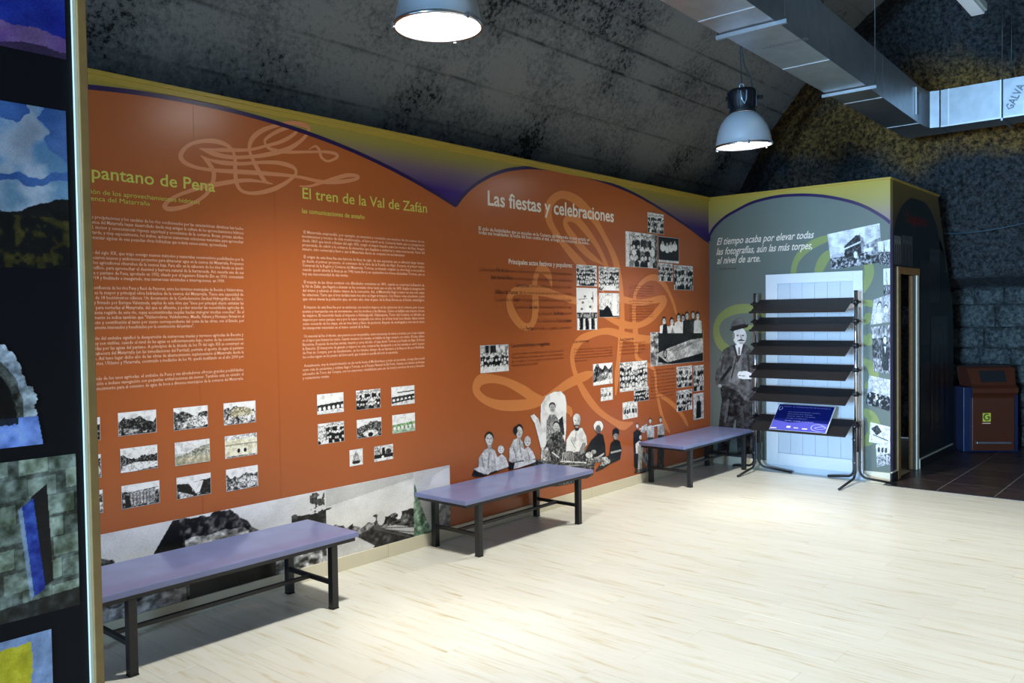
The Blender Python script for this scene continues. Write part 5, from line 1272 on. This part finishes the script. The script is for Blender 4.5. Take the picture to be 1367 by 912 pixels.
# ================================================================== DISPLAY STAND in the left foreground
ds = empty('display_stand', (0, 0, 0)); tag(ds, 'dark navy display stand with colour photographs and tan wooden edge', 'display stand')
stand = boxo('panel', (-13.0, -7.4255, -1.70, -1.645, 0.0, 3.05), 'navy_panel', ds)  # lengthened leftwards out of view to keep light off the space behind
boxo('edge_strip', (-7.425, -7.4155, -1.712, -1.64, 0.0, 3.05), 'cream_board', ds); boxo('edge_trim', (-7.415, -7.387, -1.722, -1.635, 0.0, 3.05), 'tan_wood', ds, .003)
def spic(k, w, h):
    p = Pic(w, h, (0, 0, 1, 1), .1, seed=hash_s(k) % 9999); n = fnoise(h, w, 5, p.rng, 4)
    if k == 'sunset':
        t = p.Y + (n - .5) * .08
        p.c = np.stack([.07 + .1 * n, .10 + .14 * n, .42 + .16 * n], -1)
        m = t > .82; p.c[m] = np.stack([.42 + .2 * (n - .5), .30 + .2 * (n - .5), .48 + .1 * (n - .5)], -1)[m]
        m = t > .95; p.c[m] = (.22, .16, .26)
    elif k == 'clouds':
        n3 = fnoise(h, w, 4, p.rng, 5)
        c = np.stack([.30 + .22 * p.Y, .46 + .14 * p.Y, .62 + 0 * p.Y], -1)
        cl = np.clip((n3 - .48 + .25 * np.exp(-((p.Y - .5) / .14) ** 2)) * 5, 0, 1)[..., None]
        p.c = c * (1 - cl) + (np.array([.6, .62, .66]) + .25 * (n - .5)[..., None]) * cl
        dk = (p.Y < .13 + (n - .5) * .5) | (np.abs(p.Y - .47 - (n3 - .5) * .2) < .03); p.c[dk] = np.stack([.12 + .2 * n, .24 + .2 * n, .44 + .2 * n], -1)[dk]
        hill = p.Y > .60 - .05 * np.sin(p.X * 14) + .05 * (p.N - .5); p.c[hill] = np.stack([.05 + .05 * p.N2, .06 + .05 * p.N2, .07 + .03 * p.N2], -1)[hill]
        f = (p.Y > .68) & (p.N2 > .56); p.c[f] = np.stack([.3 * p.N2, .27 * p.N2, .12 * p.N2], -1)[f]
    elif k == 'arch':
        p.a[:] = 0; q = p.N2 - .5
        e = np.hypot((p.X - .66) / .215, (p.Y - .78) / .62)
        up = p.Y < .79
        p.put((e < 1 + .1 * q) & up, (.60, .62, .64), .22); p.put((e < .80 + .05 * q) & up, (.30, .30, .27), .2); p.put((e < .62 + .08 * q) & up, (.05, .05, .06), .02)
        p.put((p.X > .83) & (p.X < .885 + .03 * q) & (p.Y > .52) & up, (.6, .62, .62), .2); p.put((p.X > .2) & (p.X < .46) & (p.Y > .6) & up, (.5, .5, .5), .2)
        p.put((p.Y > .77) & (p.X < .9 + .1 * (p.Y - .77)) & (p.X > .1), (.48, .58, .84), .14, p.N); p.put((p.Y > .77) & (p.Y < .83 + .1 * q) & (p.X < .8) & (p.X > .2), (.12, .15, .2), .05)
    elif k == 'door':
        p.put(np.ones_like(p.X, bool), (.30, .32, .28), .2)
        for j in range(7):
            for i in range(9):
                x0 = (i + (.45 if j % 2 else 0)) / 8.2 - .1 + .012 * ((i * 5 + j) % 3); y0 = j / 7.0 + .012 * ((i + j) % 3) - .04 * p.X.mean()
                u = ((i * 7 + j * 3) % 5 - 2) / 2
                m = (p.X > x0 + .005) & (p.X < x0 + .112) & (p.Y + (p.X - .5) * .1 > y0 + .012) & (p.Y + (p.X - .5) * .1 < y0 + .135); p.put(m, (.46 + .08 * u, .49 + .08 * u, .42 + .06 * u), .2)
        p.poly([(.825, .24), (.885, .17), (.90, .80), (.845, .84)], (.05, .05, .07), .03); p.poly([(.785, .30), (.832, .25), (.868, .84), (.82, .88)], (.14, .25, .60), .14); p.poly([(.775, .31), (.79, .29), (.825, .87), (.812, .9)], (.55, .62, .70), .12)
        p.put(p.Y + (p.X - .5) * .1 > .93, (.16, .17, .16), .12)
    else:
        p.put(np.ones_like(p.X, bool), (.55, .62, .75), .05); m = (p.X < .9 + .02 * (p.N2 - .5)) & (p.Y > .06 + .03 * (p.N2 - .5)); p.put(m, (.82, .74, .16), .05); p.ell(.3, 1.0, .4, .35, (.16, .12, .08), .05)
    return p
for k, x0, x1, z0, z1, w, h in (('sunset', -8.25, -7.443, 2.47, 2.86, 220, 110), ('clouds', -8.25, -7.449, 1.82, 2.31, 300, 190), ('arch', -8.05, -7.50, 1.285, 1.66, 260, 180), ('door', -8.2, -7.449, .765, 1.243, 380, 240), ('yellow', -8.1, -7.535, .30, .712, 200, 150)):
    print_mesh('photo_print', spic(k, w, h).finish(1.05, .02, .1), rect(x0, x1, z0, z1), on_stand, .002, stand)
